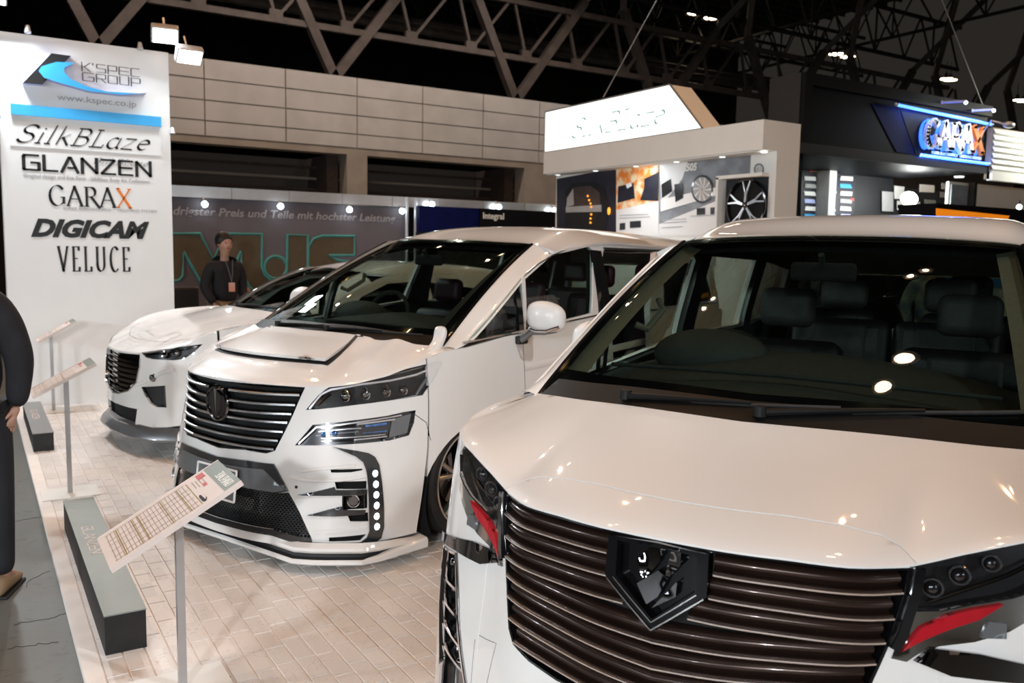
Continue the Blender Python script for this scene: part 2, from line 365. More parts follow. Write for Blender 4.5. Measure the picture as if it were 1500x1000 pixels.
def inpoly(x, y, poly):
    P = np.asarray(poly); x = np.asarray(x); y = np.asarray(y); r = np.zeros(x.shape, bool); n = len(P)
    for i in range(n):
        x0, y0 = P[i]; x1, y1 = P[(i+1) % n]
        if y0 == y1: continue
        c = ((y0 > y) != (y1 > y)) & (x < (x1-x0)*(y-y0)/(y1-y0)+x0); r ^= c
    return r
def dens(poly, su, sv=None, closed=True):
    sv = sv or su; out = []; n = len(poly)
    for i in range(n if closed else n-1):
        a = poly[i]; b = poly[(i+1) % n]; k = max(1, int(math.ceil(math.hypot((b[0]-a[0])/su, (b[1]-a[1])/sv))))
        for j in range(k): out.append((a[0]+(b[0]-a[0])*j/k, a[1]+(b[1]-a[1])*j/k))
    if not closed: out.append(tuple(poly[-1]))
    return out
def smooth(poly, k=4, closed=True):
    """Catmull-Rom through the points"""
    P = [np.array(p, float) for p in poly]; n = len(P); out = []
    for i in range(n if closed else n-1):
        p0, p1, p2, p3 = (P[(i-1) % n], P[i], P[(i+1) % n], P[(i+2) % n]) if closed else (P[max(i-1, 0)], P[i], P[i+1], P[min(i+2, n-1)])
        for j in range(k):
            t = j/k; out.append(tuple(.5*((2*p1)+(-p0+p2)*t+(2*p0-5*p1+4*p2-p3)*t*t+(-p0+3*p1-3*p2+p3)*t**3)))
    if not closed: out.append(tuple(P[-1]))
    return out
def mir(poly): return [(-a, b) for a, b in poly][::-1]
def mirv(poly): return [(a, -b) for a, b in poly][::-1]
def panel(name, S, outer, holes=(), off=0.0, rim=.012, res=(.05, .05), mat='paint', parent=None, fn=None, back=False, tilt=None):
    """sheet cut from surface S along outlines in (u, v); its edges turn inward by rim"""
    su, sv = res; outer = dens(outer, su, sv); holes = [dens(h, su, sv) for h in holes]
    pts = []; ed = []
    for lp in [outer]+holes:
        n0 = len(pts); pts += lp; ed += [(n0+i, n0+(i+1) % len(lp)) for i in range(len(lp))]
    P = np.array(outer); lo = P.min(0); hi = P.max(0)
    gu = np.arange(lo[0]+su/2, hi[0], su); gv = np.arange(lo[1]+sv/2, hi[1], sv)
    if len(gu) and len(gv):
        X, Y = [a.ravel() for a in np.meshgrid(gu, gv)]; ok = inpoly(X, Y, outer)
        for h in holes: ok &= ~inpoly(X, Y, h)
        B = np.array(pts)
        if ok.any():
            X, Y = X[ok], Y[ok]
            dd = np.min(((X[:, None]-B[None, :, 0])/su)**2+((Y[:, None]-B[None, :, 1])/sv)**2, axis=1)
            X, Y = X[dd > .16], Y[dd > .16]; pts = pts+list(zip(X.tolist(), Y.tolist()))
    vs, es, fs, ov, oe, of = delaunay_2d_cdt([Vector((p[0]/su, p[1]/sv)) for p in pts], ed, [], 0, 1e-6)
    V = np.array([(v[0]*su, v[1]*sv) for v in vs]); Ft = np.array([f for f in fs if len(f) == 3])
    c = V[Ft].mean(1); ok = inpoly(c[:, 0], c[:, 1], outer)
    for h in holes: ok &= ~inpoly(c[:, 0], c[:, 1], h)
    Ft = Ft[ok]; A = S.P(V[:, 0], V[:, 1]); N = S.N(V[:, 0], V[:, 1])
    o_ = off if not callable(off) else off(V[:, 0], V[:, 1])[:, None]
    A = A+N*o_
    if fn is not None: A = fn(A, V)
    # orient with the surface normal
    a, b, c3 = A[Ft[:, 0]], A[Ft[:, 1]], A[Ft[:, 2]]; fl = (np.cross(b-a, c3-a)*N[Ft[:, 0]]).sum(1) < 0
    Ft[fl] = Ft[fl][:, ::-1]
    faces = [tuple(int(i) for i in f) for f in Ft]; verts = list(A)
    if rim:
        cnt = {}
        for f in faces:
            for i in range(3):
                e = (f[i], f[(i+1) % 3]); k = (min(e), max(e)); cnt.setdefault(k, []).append(e)
        be = [v[0] for v in cnt.values() if len(v) == 1]; mp = {}
        nb = len(verts)
        for e in be:
            for i in e:
                if i not in mp: mp[i] = (len(verts), len(verts)+1); verts.append(A[i]); verts.append(A[i]-N[i]*rim)
        for a_, b_ in be: faces.append((mp[b_][0], mp[a_][0], mp[a_][1], mp[b_][1]))
        if back:
            n0 = len(verts); verts += list(A-N*rim); faces += [tuple(int(i)+n0 for i in f[::-1]) for f in Ft]
    used = sorted({i for f in faces for i in f}); rm = {j: i for i, j in enumerate(used)}
    verts = [verts[i] for i in used]; faces = [tuple(rm[i] for i in f) for f in faces]
    return add(name, verts, faces, mat, parent)
def strip(name, S, line, w, off=.004, h=.004, mat='chrome', parent=None, step=.03, n=1, wfun=None, both=False, plus=None):
    """raised moulding that follows a line in (u, v); w width measured along the surface"""
    L = dens(line, step, closed=False); P = S.P(*np.array(L).T); N = S.N(*np.array(L).T)
    if plus is not None: P = P+plus
    D = np.gradient(P, axis=0); D /= np.maximum(np.linalg.norm(D, axis=1, keepdims=True), 1e-9); B = np.cross(N, D)
    ww = np.full(len(L), w)[:, None] if wfun is None else (w*np.array([wfun(i/(len(L)-1)) for i in range(len(L))]))[:, None]
    prof = [(-.5, -.012), (-.5, off), (-.32, off+h), (.32, off+h), (.5, off), (.5, -.012)]
    G = np.stack([P+B*ww*a+N*b for a, b in prof], 1)
    return MB().grid(G).build(name, mat, parent, smooth=True, angle=40)
def rect_pts(c, a, b, w, h): c, a, b = map(np.array, (c, a, b)); return [c-a*w/2-b*h/2, c+a*w/2-b*h/2, c+a*w/2+b*h/2, c-a*w/2+b*h/2]
# ================================================================ the three cars
def clipline(poly_uv, z, lo=-.7, hi=.7, n=281, marg=0.0):
    t = np.linspace(lo, hi, n); ok = inpoly(t, t*0+z, poly_uv)
    return (t[ok][0]+marg, t[ok][-1]-marg) if ok.any() else None
def wheel(parent, c, r=.34, rr=.272, side=1, steer=0, w=.235, spokes=5):
    """c: hub centre on the outer face; side +1 looks to +y"""
    e = empty('wheel', c, 0); e.parent = parent; e.rotation_euler = (0, 0, steer+(0 if side > 0 else math.pi))
    b = MB().lathe([(rr, 0), (rr+.006, .004), (r-.03, .008), (r-.008, -.004), (r, -.03), (r, -w+.03), (r-.01, -w+.005), (rr, -w)], 48, 'y'); b.build('tyre', 'rubber', e, True)
    b = MB().lathe([(rr+.004, -.002), (rr+.006, .008), (rr-.004, .010), (rr-.016, -.004), (rr-.022, -.06), (rr-.03, -w+.02)], 48, 'y'); b.build('rim', 'rim', e, True)
    b = MB().lathe([(.0, .006), (.028, .006), (.033, 0), (.05, -.02), (.052, -.05), (.0, -.05)], 24, 'y'); b.build('hub_cap', 'rim', e, True)
    for k in range(spokes):
        a0 = 2*math.pi*k/spokes+.35; sp = MB()
        for s_ in (-1, 1):
            a1 = a0+s_*.17; P0 = np.array([.035*math.cos(a0), -.012, .035*math.sin(a0)]); P1 = np.array([.13*math.cos(a0+s_*.08), -.004, .13*math.sin(a0+s_*.08)]); P2 = np.array([(rr-.012)*math.cos(a1), .002, (rr-.012)*math.sin(a1)])
            for p, q, wa, wb in ((P0, P1, .017, .014), (P1, P2, .014, .012)):
                d = (q-p)/np.linalg.norm(q-p); n_ = np.array([-d[2], 0, d[0]])
                V = [p-n_*wa, p+n_*wa, q+n_*wb, q-n_*wb]; V2 = [v+np.array([0, -.03, 0]) for v in V]
                V3 = [p-n_*wa*.45+[0, .008, 0], p+n_*wa*.45+[0, .008, 0], q+n_*wb*.45+[0, .008, 0], q-n_*wb*.45+[0, .008, 0]]
                sp.raw(V+V2+V3, [(8, 9, 10, 11), (0, 8, 11, 3), (1, 2, 10, 9), (0, 1, 9, 8), (3, 11, 10, 2), (0, 3, 7, 4), (1, 5, 6, 2), (2, 6, 7, 3), (4, 7, 6, 5)])
        sp.build('spoke', 'rim', e)
    b = MB().lathe([(.06, -.07), (.165, -.07), (.168, -.075), (.168, -.09), (.06, -.09)], 36, 'y'); b.build('brake_disc', 'dchrome', e, True)
    b = MB().lathe([(.0, -.1), (rr-.03, -.1)], 24, 'y'); b.build('wheel_back', 'void', e)
    cb = MB(); 
    for k in range(7):
        a = math.pi*.80+k*.12; b_ = a+.125
        pts = [(rad*math.cos(t), -.04, rad*math.sin(t)) for rad, t in ((.10, a), (.185, a), (.185, b_), (.10, b_))]; cb.prism(pts, (0, -.07, 0))
    cb.build('brake_caliper', 'white', e)
    return e
def quadgrid(f, nu, nv):
    U, V = np.meshgrid(np.linspace(0, 1, nu+1), np.linspace(0, 1, nv+1), indexing='ij'); return f(U, V)
def soft(name, a, b, mat, parent, bev=.05, tilt=0, loc=(0, 0, 0)):
    o = MB().box(a, b).build(name, mat, parent, smooth=True, angle=60); o.location = loc; o.rotation_euler = (0, tilt, 0)
    m = o.modifiers.new('bevel', 'BEVEL'); m.width = bev; m.segments = 4; return o
def seat(parent, x, y, mat='seat', mat2='seatg', zs=.62, wide=.26, head=True):
    e = empty('seat', (x, y, zs)); e.parent = parent
    soft('cushion', (-.02, -wide, -.16), (.52, wide, .02), mat, e, .06)
    soft('backrest', (-.10, -wide, 0), (.07, wide, .62), mat, e, .06, -.22)
    soft('centre_panel', (.045, -wide*.55, .06), (.085, wide*.55, .58), mat2, e, .02, -.22)
    if head: soft('headrest', (-.05, -.125, 0), (.05, .125, .18), mat2, e, .045, -.1, (-.17, 0, .66))
    return e
def greenhouse(B, e, DLO, opening, dk='wind', pillar_in='beige', wind_mat='wind', far_dlo=None, tside=None, liner=True):
    """glass, pillars, roof and flanks of a van body; DLO: dict of window outlines on the +y flank in (t, z)"""
    F, T, G, Q = B.F, B.T, B.G, B.Q
    # windscreen with black border
    panel('windscreen', G, [(.02, -1), (.02, 1), (1, 1), (1, -1)], off=.004, rim=0, res=(.05, .05), mat=wind_mat, parent=e)
    inner = [(.13, -.95), (.115, -.6), (.11, 0), (.115, .6), (.13, .95), (.965, .955), (.97, 0), (.965, -.955)]
    inner = dens(inner, .05); panel('windscreen_border', G, [(0, -1), (0, 1), (1, 1), (1, -1)], [inner], off=0, rim=.004, res=(.04, .04), mat='black', parent=e)
def pillar(B, e, side, zup, mat_out, mat_in, name='windscreen_pillar', xs=None):
    """ribbon between the windscreen edge and the flank"""
    F, G = B.F, B.G; n = 24; us = np.linspace(0.0, 1, n)
    E = G.P(us, np.full(n, side*1.0))
    O = []
    for p in E:
        x = min(p[0], xs) if xs else p[0]
        t = B.t_of_x(x-.02) ; z = zup(x)
        O.append(F.P(side*t, z))
    O = np.array(O); Wd = E-O
    mid = (E+O)/2; nrm = np.cross(np.gradient(E, axis=0), Wd); nrm /= np.maximum(np.linalg.norm(nrm, axis=1, keepdims=True), 1e-9)
    if (nrm[n//2]@np.array([.3, side*1.0, .5])) < 0: nrm = -nrm
    cols = [O+(E-O)*a+nrm*(.010*4*a*(1-a)+b) for a, b in ((0, -.004), (.12, 0), (.3, 0), (.5, 0), (.7, 0), (.88, 0), (1, -.002))]
    g = np.stack(cols, 1); MB().grid(g).build(name, mat_out, e, smooth=True, angle=60)
    vi = np.full(n, side*1.0); i0 = G.P(us, vi*.985)-G.N(us, vi*.985)*.014; i1 = G.P(us, vi*.885)-G.N(us, vi*.885)*.045; Oi = O+np.array([0, -side*.05, -.01]); g2 = np.stack([i0, i0*.5+i1*.5-G.N(us, vi*.93)*.004, i1, i1*.6+Oi*.4+np.array([-.012, -side*.012, 0]), Oi], 1)
    MB().grid(g2).build('pillar_trim', mat_in, e, smooth=True, angle=60)
    lw = (E-O)/np.maximum(np.linalg.norm(E-O, axis=1, keepdims=True), 1e-9)
    g3 = np.stack([E-lw*.012+nrm*.004, E-lw*.004+nrm*.010, E+lw*.006+nrm*.008, E+lw*.012+nrm*.0], 1); MB().grid(g3).build('windscreen_moulding', 'black' , e, smooth=True)
    return O
def wiper(e, B, base, tip, k, lift=.02, blade=(.0, 1.0)):
    """arm and blade lying on the glass, from base to tip in (u, v)"""
    G = B.G; a, b = np.array(base), np.array(tip); pts = [a+(b-a)*s for s in np.linspace(0, 1, 12)]
    P = [G.P(*p)+G.N(*p)*lift for p in pts]
    P[0] = P[0]-np.array([0, 0, .0])
    w = empty('wiper', tuple(map(float, P[0]))); w.parent = e; L = np.array(P)-P[0]
    MB().tube(L[:8], [.012, .011, .010, .009, .008, .007, .006, .005], 8).build('wiper_arm', 'cowl', w, True)
    h = G.N(*b)*-.008
    MB().tube([p+h for p in L[4:]], .006, 6).build('wiper_blade', 'rubber', w, True)
    MB().lathe([(0, .02), (.018, .018), (.02, -.01), (0, -.01)], 16).build('wiper_pivot', 'cowl', w, True)
def arch_circle(B, xc, zc, r, side=1, a0=-.25*math.pi, a1=1.25*math.pi, n=30):
    out = []
    for i in range(n+1):
        a = a0+(a1-a0)*i/n; x, z = xc+r*math.cos(a), zc+r*math.sin(a); out.append((side*B.t_of_x(x), z))
    return out
def text_mesh(txt, size, mat, name='lettering', parent=None, ext=.002, shear=0, bold=0, align='CENTER', spacing=1.0, M=None, sx=1.0):
    cu = bpy.data.curves.new(name, 'FONT'); cu.body = txt; cu.size = size; cu.extrude = ext; cu.shear = shear; cu.offset = bold; cu.align_x = align; cu.space_character = spacing; cu.resolution_u = 3
    o = bpy.data.objects.new(name, cu); COL.objects.link(o); dg = bpy.context.evaluated_depsgraph_get(); me = bpy.data.meshes.new_from_object(o.evaluated_get(dg)); bpy.data.objects.remove(o)
    me.materials.clear(); me.materials.append(MT[mat] if isinstance(mat, str) else mat); me.name = name
    o = bpy.data.objects.new(name, me); COL.objects.link(o)
    if sx != 1:
        for v in me.vertices: v.co.x *= sx
    if parent: o.parent = parent
    if M is not None: o.matrix_local = M
    return o

# ---------------------------------------------------------------- big white van in front (R)
def van_front():
    B = BR; F, T, G, Q = B.F, B.T, B.G, B.Q
    e = empty('van', (POSE['R'][0], POSE['R'][1], 0), POSE['R'][2], label='large pearl white van in front with a bronze-black slatted shield grille', cat='van')
    pf = lambda pts, w=False: F.pix('R', pts, w)
    half = pf([(975, 793), (912, 777), (870, 766), (820, 748), (775, 729), (744, 716), (741, 750), (741, 800), (743, 860), (746, 920), (752, 943), (775, 968), (815, 996), (850, 1012)])
    half[0] = (0, half[0][1]); gb = half[-1]; half += [(gb[0]*.66, gb[1]-.045), (gb[0]*.33, gb[1]-.07), (0, gb[1]-.08)]
    half = [(t, min(z, float(B.ztop(B.cy(abs(t))))-.004)) for t, z in half]
    grille = half+[(-a, b) for a, b in half[1:-1]][::-1]
    lamp = pf([(686, 641), (700, 655), (720, 684), (743.5, 714.5), (741, 740), (737, 772), (722, 760), (706, 742), (690, 725), (680, 708), (674, 690), (674, 665)])
    clampz = lambda P_, d_: [(t, min(z, float(B.ztop(B.cy(abs(t))))-d_)) for t, z in P_]
    lamp = clampz(dens(lamp, .03), .003)
    hook = pf([(673.5, 690), (674, 712), (679, 738), (687, 760), (701, 782), (718, 799), (727, 815), (731, 828), (738.5, 830), (738, 772), (722, 760), (706, 742), (690, 725), (680, 708)])
    brow = pf([(651, 775), (697, 792), (722, 803), (728, 824), (708, 826), (672, 806), (650, 789)])
    drl = pf([(648, 803), (653, 800), (670, 811), (672, 868), (677, 956), (684, 1003)])+[(-.66, .22), (-.72, .19), (-.80, .22)]+pf([(647, 960), (647, 880)])
    intake = [(-.42, .50), (-.36, .36), (.36, .36), (.42, .50), (.30, .47), (-.30, .47)]
    tw = B.t_of_x(-.64)
    # bumper skin
    top = [(t, float(B.ztop(B.cy(abs(t))))) for t in np.linspace(-tw, tw, 60)]
    outer = [(-tw, .14), (-tw+.0, .60)]+top+[(tw, .60), (tw, .14)]
    outer = [(-tw, .60)]+[p for p in top]+[(tw, .60), (tw-.02, .14), (0, .12), (-tw+.02, .14)]
    for s_ in (-1, 1): strip('grille_post', F, [(s_*abs(a)*1.03, b) for a, b in half[5:8]+pf([(742, 822)])], .034, off=.003, h=.010, mat='black', parent=e)
    holes = [grille, lamp, mir(lamp), drl, mir(drl), intake]
    panel('front_bumper', F, outer, holes, rim=.007, res=(.035, .035), parent=e)
    # recessed dark backs
    panel('grille_back', F, [(a*1.06, b+(b-.85)*.06) for a, b in grille], off=-.045, rim=0, mat='void', parent=e)
    panel('intake_back', F, [(a*1.05, b) for a, b in intake], off=-.03, rim=0, mat='void', parent=e)
    # grille frame (gloss black edge) and slats
    gi = [(a*.985, .84+(b-.84)*.975) for a, b in grille]
    panel('grille_frame', F, grille, [gi], off=.002, rim=.03, res=(.03, .03), mat='black', parent=e)
    L = [(.965, .978), (.913, .927), (.865, .872), (.824, .800), (.779, .742), (.732, .690), (.686, .640), (.640, .592), (.60, .55)]
    sx = (0, .95)
    for i, (zl, zc) in enumerate(L):
        for s_ in (-1, 1):
            zf = lambda t: zc+(zl-zc)*min(1, abs(t)/.46)
            t0 = (.125, .118, .075)[i] if i < 3 else .0
            ts = np.linspace(0, .6, 121); zz = np.array([zf(t) for t in ts]); ok = inpoly(ts, zz, [(abs(a) if abs(a) > 1e-6 else -.01, b) for a, b in half]+[(-.02, half[-1][1]), (-.02, half[0][1])])
            t1 = ts[ok][-1]-.012 if ok.any() else 0
            if t1-t0 < .05: continue
            tt = np.linspace(t0, t1, 18); zt = np.array([zf(t) for t in tt]); A = F.P(s_*tt, zt); N = F.N(s_*tt, zt)
            prof = [(0, -.018), (.002, .004), (.006, .004), (.009, -.014), (.014, -.009), (.020, -.002), (.027, .001), (.034, -.004), (.040, -.018), (.038, -.034)]
            g = np.stack([F.P(s_*tt, zt+dz)+N*dn for dz, dn in prof], 1)
            o = MB().grid(g).build('grille_slat', 'slat', e, smooth=True, angle=70)
            g = np.stack([F.P(s_*tt, zt+dz)+N*dn for dz, dn in ((-.004, -.008), (-.0045, .006), (-.003, .009), (.0005, .0095), (.002, .004))], 1)
            MB().grid(g).build('slat_edge', 'edge', o, smooth=True, angle=70)
    # shield
    so = pf([(904, 776), (899, 858), (953, 919), (1024, 894), (1040, 852), (1056, 806)]); si = pf([(918, 783), (914, 855), (955, 899), (1002, 878), (1024, 803)])
    # symmetric shield from the mean of both halves
    w0 = (abs(so[0][0])+abs(so[5][0]))/2; w1 = (abs(so[1][0])+abs(so[4][0]))/2; zt, z1, z2 = (so[0][1]+so[5][1])/2, (so[1][1]+so[4][1])/2, so[2][1]
    zt = min(zt, 1.019); SO = [(0, zt+.004), (-w0*.95, zt), (-w1*1.05, z1), (0, z2), (w1*1.05, z1), (w0*.95, zt)]
    SI = [(0, zt-.006), (-w0*.76, zt-.008), (-w1*.82, z1+.006), (0, z2+.028), (w1*.82, z1+.006), (w0*.76, zt-.008)]
    SM = [(a*.93, (b-.93)*.93+.93) for a, b in SO]
    sh = panel('emblem_shield', F, SO, [SI], off=.022, rim=.05, res=(.02, .02), mat='shield', parent=e)
    strip('shield_chrome', F, [(-w1*1.0, z1-.004), (0, z2+.004), (w1*1.0, z1-.004)], .005, off=.022, h=.004, mat='chrome', parent=sh)
    strip('shield_chrome', F, [(-w1*.86, z1+.002), (0, z2+.022), (w1*.86, z1+.002)], .004, off=.022, h=.004, mat='chrome', parent=sh)
    panel('shield_back', F, SI, off=-.012, rim=0, mat='shield', parent=sh)
    em = [[(934, 820), (956, 797), (978, 799), (964, 826), (944, 848)], [(978, 840), (988, 802), (1002, 804), (1000, 826), (984, 842)], [(936, 852), (966, 834), (980, 846), (966, 872), (950, 882)], [(956, 889), (994, 850), (992, 872), (966, 884)]]
    for i, q in enumerate(em): panel('emblem_facet', F, pf(q), off=lambda u, v, i=i: .004+.05*(v-.9)*(1 if i % 2 else -1)+.05*u*(1 if i < 2 else -1)+.008, rim=.014, res=(.02, .02), mat='dchrome', parent=sh)
    # lamps
    for m_ in (0, 1):
        f = (lambda p: mir(p)) if m_ else (lambda p: p); s_ = 1 if m_ else -1
        h = panel('headlight', F, f(lamp), off=-.035, rim=-.035, res=(.03, .03), mat='lampdark', parent=e)
        panel('lens_cover', F, f(lamp), off=.002, rim=.004, res=(.03, .03), mat='clear', parent=h)
        for (px, py, r) in ((716, 716, .017), (728, 738, .017), (702, 694, .015)):
            u, v = F.pix('R', [(px, py)])[0]; u = -u if m_ else u; c = F.P(u, v)-F.N(u, v)*.016
            MB().ball(c, r, 16, 10).build('projector', 'black', h, True)
            ring = [c+F.N(u, v)*.008+np.array([0, math.cos(a)*r*1.12, math.sin(a)*r*1.12]) for a in np.linspace(0, 2*math.pi, 20, endpoint=False)]
            MB().tube(ring, .003, 6, True).build('lamp_ring', 'gun', h, True)
        strip('lamp_blade', F, f(pf([(680, 672), (692, 702), (710, 730), (728, 757)])), .007, off=-.02, h=.006, mat='dchrome', parent=h)
        c = panel('headlight_chrome', F, f(hook), off=.004, rim=.02, res=(.03, .03), mat='chrome', parent=e)
        tl = f(pf([(690, 752), (698, 755), (699, 775), (688, 768)])); panel('turn_lamp', F, tl, off=.010, rim=.01, res=(.02, .02), mat='grey', parent=c)
        panel('red_reflection', F, f(pf([(694, 733), (706, 746), (719, 762), (731, 786), (736, 818), (727, 796), (716, 776), (703, 756)])), off=.012, rim=.01, res=(.02, .02), mat='red', parent=c)  # reflected red put on the chrome as a coloured strip
        panel('lamp_brow', F, f(brow), off=.012, rim=.02, res=(.02, .02), mat='dchrome', parent=e)
        d = panel('corner_lamp', F, f(drl), off=-.03, rim=-.03, res=(.04, .04), mat='black', parent=e)
        strip('corner_lamp_rim', F, f(drl)+[f(drl)[0]], .012, off=.0, h=.008, mat='chrome', parent=d)
        for (a, b2) in (((649, 842), (668, 864)), ((649, 877), (669, 904)), ((649, 910), (672, 947)), ((649, 943), (678, 985))):
            q = pf([a, b2]); q = [(-x, y) for x, y in q] if m_ else q
            strip('lamp_blade', F, q, .012, off=-.012, h=.012, mat='chrome', parent=d)
        for py in (822, 860, 896, 932, 970):
            u, v = F.pix('R', [(658+(py-822)*.06, py)])[0]; u = -u if m_ else u
            MB().ball(F.P(u, v)-F.N(u, v)*.016, .013, 12, 8).build('lamp_lens', 'dchrome', d, True)
        strip('bumper_crease', F, f([(-.60, .80), (-.575, .6), (-.56, .4), (-.54, .2)]), .006, off=-.004, h=.006, mat='paint2', parent=e)
        tc = pf([(702, 930), (712, 936), (727, 942)])+[(-.50, .52), (-.50, .44)]+[(-.56, .44), (-.585, .46), (-.59, .60)]
        strip('tow_cover', F, f(dens(tc, .03, closed=False)), .002, off=-.0005, h=.0008, mat='matte', parent=e)
    # bonnet: nose strip and main sheet
    sr = T.pix('R', [(1150, 755), (1230, 768), (1290, 783), (1320, 800), (1343, 826)]); sr[-1] = (0.0, sr[-1][1])
    seam = [(.212, 0)]+sr; sl = mirv(seam)[:-1]+seam     # from v<0 to v>0
    g = .004
    panel('bonnet_nose', T, [(u-g, v) if u > .01 else (.0, v*1) for u, v in sl], rim=.006, res=(.04, .02), parent=e)
    panel('bonnet', T, [(u+g, v) for u, v in sl]+[(.0, sr[-1][1]+.004), (0, .7), (0, .97), (.3, .985), (.6, .985), (.99, .97), (.993, .5), (.993, 0), (.993, -.5), (.99, -.97), (.6, -.985), (.3, -.985), (0, -.97), (0, -.7), (.0, -sr[-1][1]-.004)], rim=.006, res=(.04, .02), parent=e)
    # windscreen and greenhouse
    greenhouse(B, e, None, None)
    panel('roof', Q, [(.0, -1), (.0, 1), (1, 1), (1, -1)], rim=.02, res=(.03, .04), parent=e)
    ln = panel('headliner', Q, [(.0, -.97), (.0, .97), (1, .97), (1, -.97)], off=-.06, rim=0, res=(.06, .1), mat='trim', parent=e)
    zup = lin([(-2.6, 1.70), (-2.2, 1.68), (-1.93, 1.62), (-1.55, 1.44), (-1.27, 1.29), (-1.0, 1.16), (-.88, 1.145)])
    for s_ in (-1, 1): pillar(B, e, s_, zup, 'paint', 'beige')
    sides(B, e, zup, -.98, .30, .385)
    inside(e, B, 'R')
    wiper(e, B, (.03, -.50), (.075, .30), 'R'); wiper(e, B, (.03, .05), (.12, .85), 'R')
    # cowl plastic
    panel('cowl_panel', G, [(0.0, -.97), (0, .97), (.075, .93), (.075, -.93)], off=.010, rim=.01, res=(.02, .05), mat='cowl', parent=e)
    for x_, s_ in ((-1.0, -1), (-1.0, 1), (-3.98, -1), (-3.98, 1)): wheel(e, (x_, s_*.90, .34), side=s_)
    mirror(e, B, False)
    body_rest(e, B)
    return e
def sides(B, e, zup, xw, zw, rw, front_done=False, near_open=False, extra=None, windows=None, beltz=None):
    """flanks with window openings, wheel arches, glass; returns nothing"""
    F = B.F; X = lambda pts, s_: [(s_*B.t_of_x(x), z) for x, z in pts]
    xf = -.65
    W1 = windows[0] if windows else [(-.95, 1.135), (-1.47, 1.165), (-1.47, 1.36), (-1.38, 1.325), (-1.25, 1.26), (-1.1, 1.19)]
    W2 = windows[1] if windows else [(-1.51, 1.165), (-2.43, 1.215), (-2.47, 1.62), (-2.40, 1.65), (-2.15, 1.635), (-1.9, 1.57), (-1.7, 1.48), (-1.51, 1.385)]
    W3 = [(-2.62, 1.22), (-3.55, 1.22), (-3.60, 1.62), (-2.62, 1.645)]; W4 = [(-3.70, 1.22), (-4.5, 1.26), (-4.5, 1.55), (-3.75, 1.62)]
    for s_ in (-1, 1):
        op = near_open and s_ > 0
        topx = np.linspace(-.99, -4.7, 40); top = [(x, min(float(zup(x)), 1.70)+.004) for x in topx]
        outer = [(xf, .60), (xf-.0, .80), (xf, float(B.ztop(B.cy(B.t_of_x(xf)))))]+[(x, float(B.ztop(B.cy(B.t_of_x(x))))) for x in (-.75, -.85, -.95)]+top+[(-4.7, .5)]
        # lower edge with arches
        ar = lambda xc: [(xc-rw*math.cos(a), zw+rw*math.sin(a)) for a in np.linspace(-.35, math.pi+.35, 26)]
        low = [(-4.7, .25)]+[p for p in ar(-3.98)]+[(-3.4, .16), (-1.6, .16)]+[p for p in ar(xw) if p[0] < -.64 or p[1] > .60]
        outer = outer[0:0]+[(xf, .60)]+outer[2:-1]+low
        hs = [W1, W2, W4]
        if op: hs.append([(-2.62, .40), (-3.42, .40), (-3.52, .9), (-3.55, 1.22), (-3.60, 1.60), (-3.55, 1.645), (-2.66, 1.655), (-2.62, 1.60)])
        else: hs.append(W3)
        sp = panel('body_side', F, X(outer, s_), [X(smooth(dens(h, .2), 1), s_) for h in hs], off=0, rim=.025, res=(.06, .06), parent=e)
        panel('side_lining', F, X([(-.95, .35)]+[(x, z-.03) for x, z in top if x < -.99]+[(-4.6, .35)], s_), [X([(x*.999, z+(.008 if z > 1.4 else -.008)) for x, z in h], s_) for h in hs], off=-.055, rim=0, res=(.09, .09), mat='trim', parent=e)
        for h, nm, mt in ((W1, 'quarter_glass', 'tint'), (W2, 'door_glass', 'tint'), (W4, 'rear_side_glass', 'dark_tint'))+(() if op else ((W3, 'sliding_door_glass', 'tint'),)):
            panel(nm, F, X(h, s_), off=-.008, rim=.0, res=(.1, .1), mat=mt, parent=e)
        # black pillar strips
        panel('centre_pillar', F, X([(-2.44, 1.21), (-2.62, 1.21), (-2.62, 1.655), (-2.47, 1.66)], s_), off=.004, rim=.01, res=(.05, .05), mat='black', parent=e)
        panel('quarter_post', F, X([(-1.465, 1.16), (-1.515, 1.16), (-1.515, 1.395), (-1.465, 1.37)], s_), off=.004, rim=.01, res=(.05, .05), mat='black', parent=e)
        strip('belt_moulding', F, X([(-.93, 1.128), (-1.5, 1.158), (-2.45, 1.208), (-2.62, 1.21)], s_), .014, off=.002, h=.006, mat='chrome', parent=e)
        # seams
        for ln in ([(-1.50, 1.14), (-1.50, .80), (-1.46, .50), (-1.46, .2)], [(-2.53, 1.2), (-2.53, .2)], [(-.55, .78), (-.63, .72), (-.66, .62)]):
            strip('panel_gap', F, X(ln, s_), .005, off=-.0005, h=.0008, mat='void', parent=e)
        strip('side_crease', F, X([(-1.5, .93), (-2.5, .95), (-3.6, .98)], s_), .05, off=-.001, h=.006, mat='paint2', parent=e)
        hd = MB().tube([F.P(s_*B.t_of_x(x), 1.02)+np.array([0, s_*d, 0]) for x, d in ((-2.20, .0), (-2.22, .03), (-2.38, .035), (-2.40, 0))], .012, 8).build('door_handle', 'chrome', e, True)
        # wheel housings
        for xc in (xw, -3.98):
            V = [(xc-rw*math.cos(a), s_*yy, zw+rw*math.sin(a)) for yy in (.895, .60) for a in np.linspace(-.5, math.pi+.5, 22)]
            g = np.array(V).reshape(2, 22, 3); mb = MB().grid(g); mb.raw([(xc-rw-.02, s_*.60, .05), (xc+rw+.02, s_*.60, .05), (xc+rw+.02, s_*.60, .72), (xc-rw-.02, s_*.60, .72)], [(0, 1, 2, 3)])
            mb.build('wheel_housing', 'void', e)
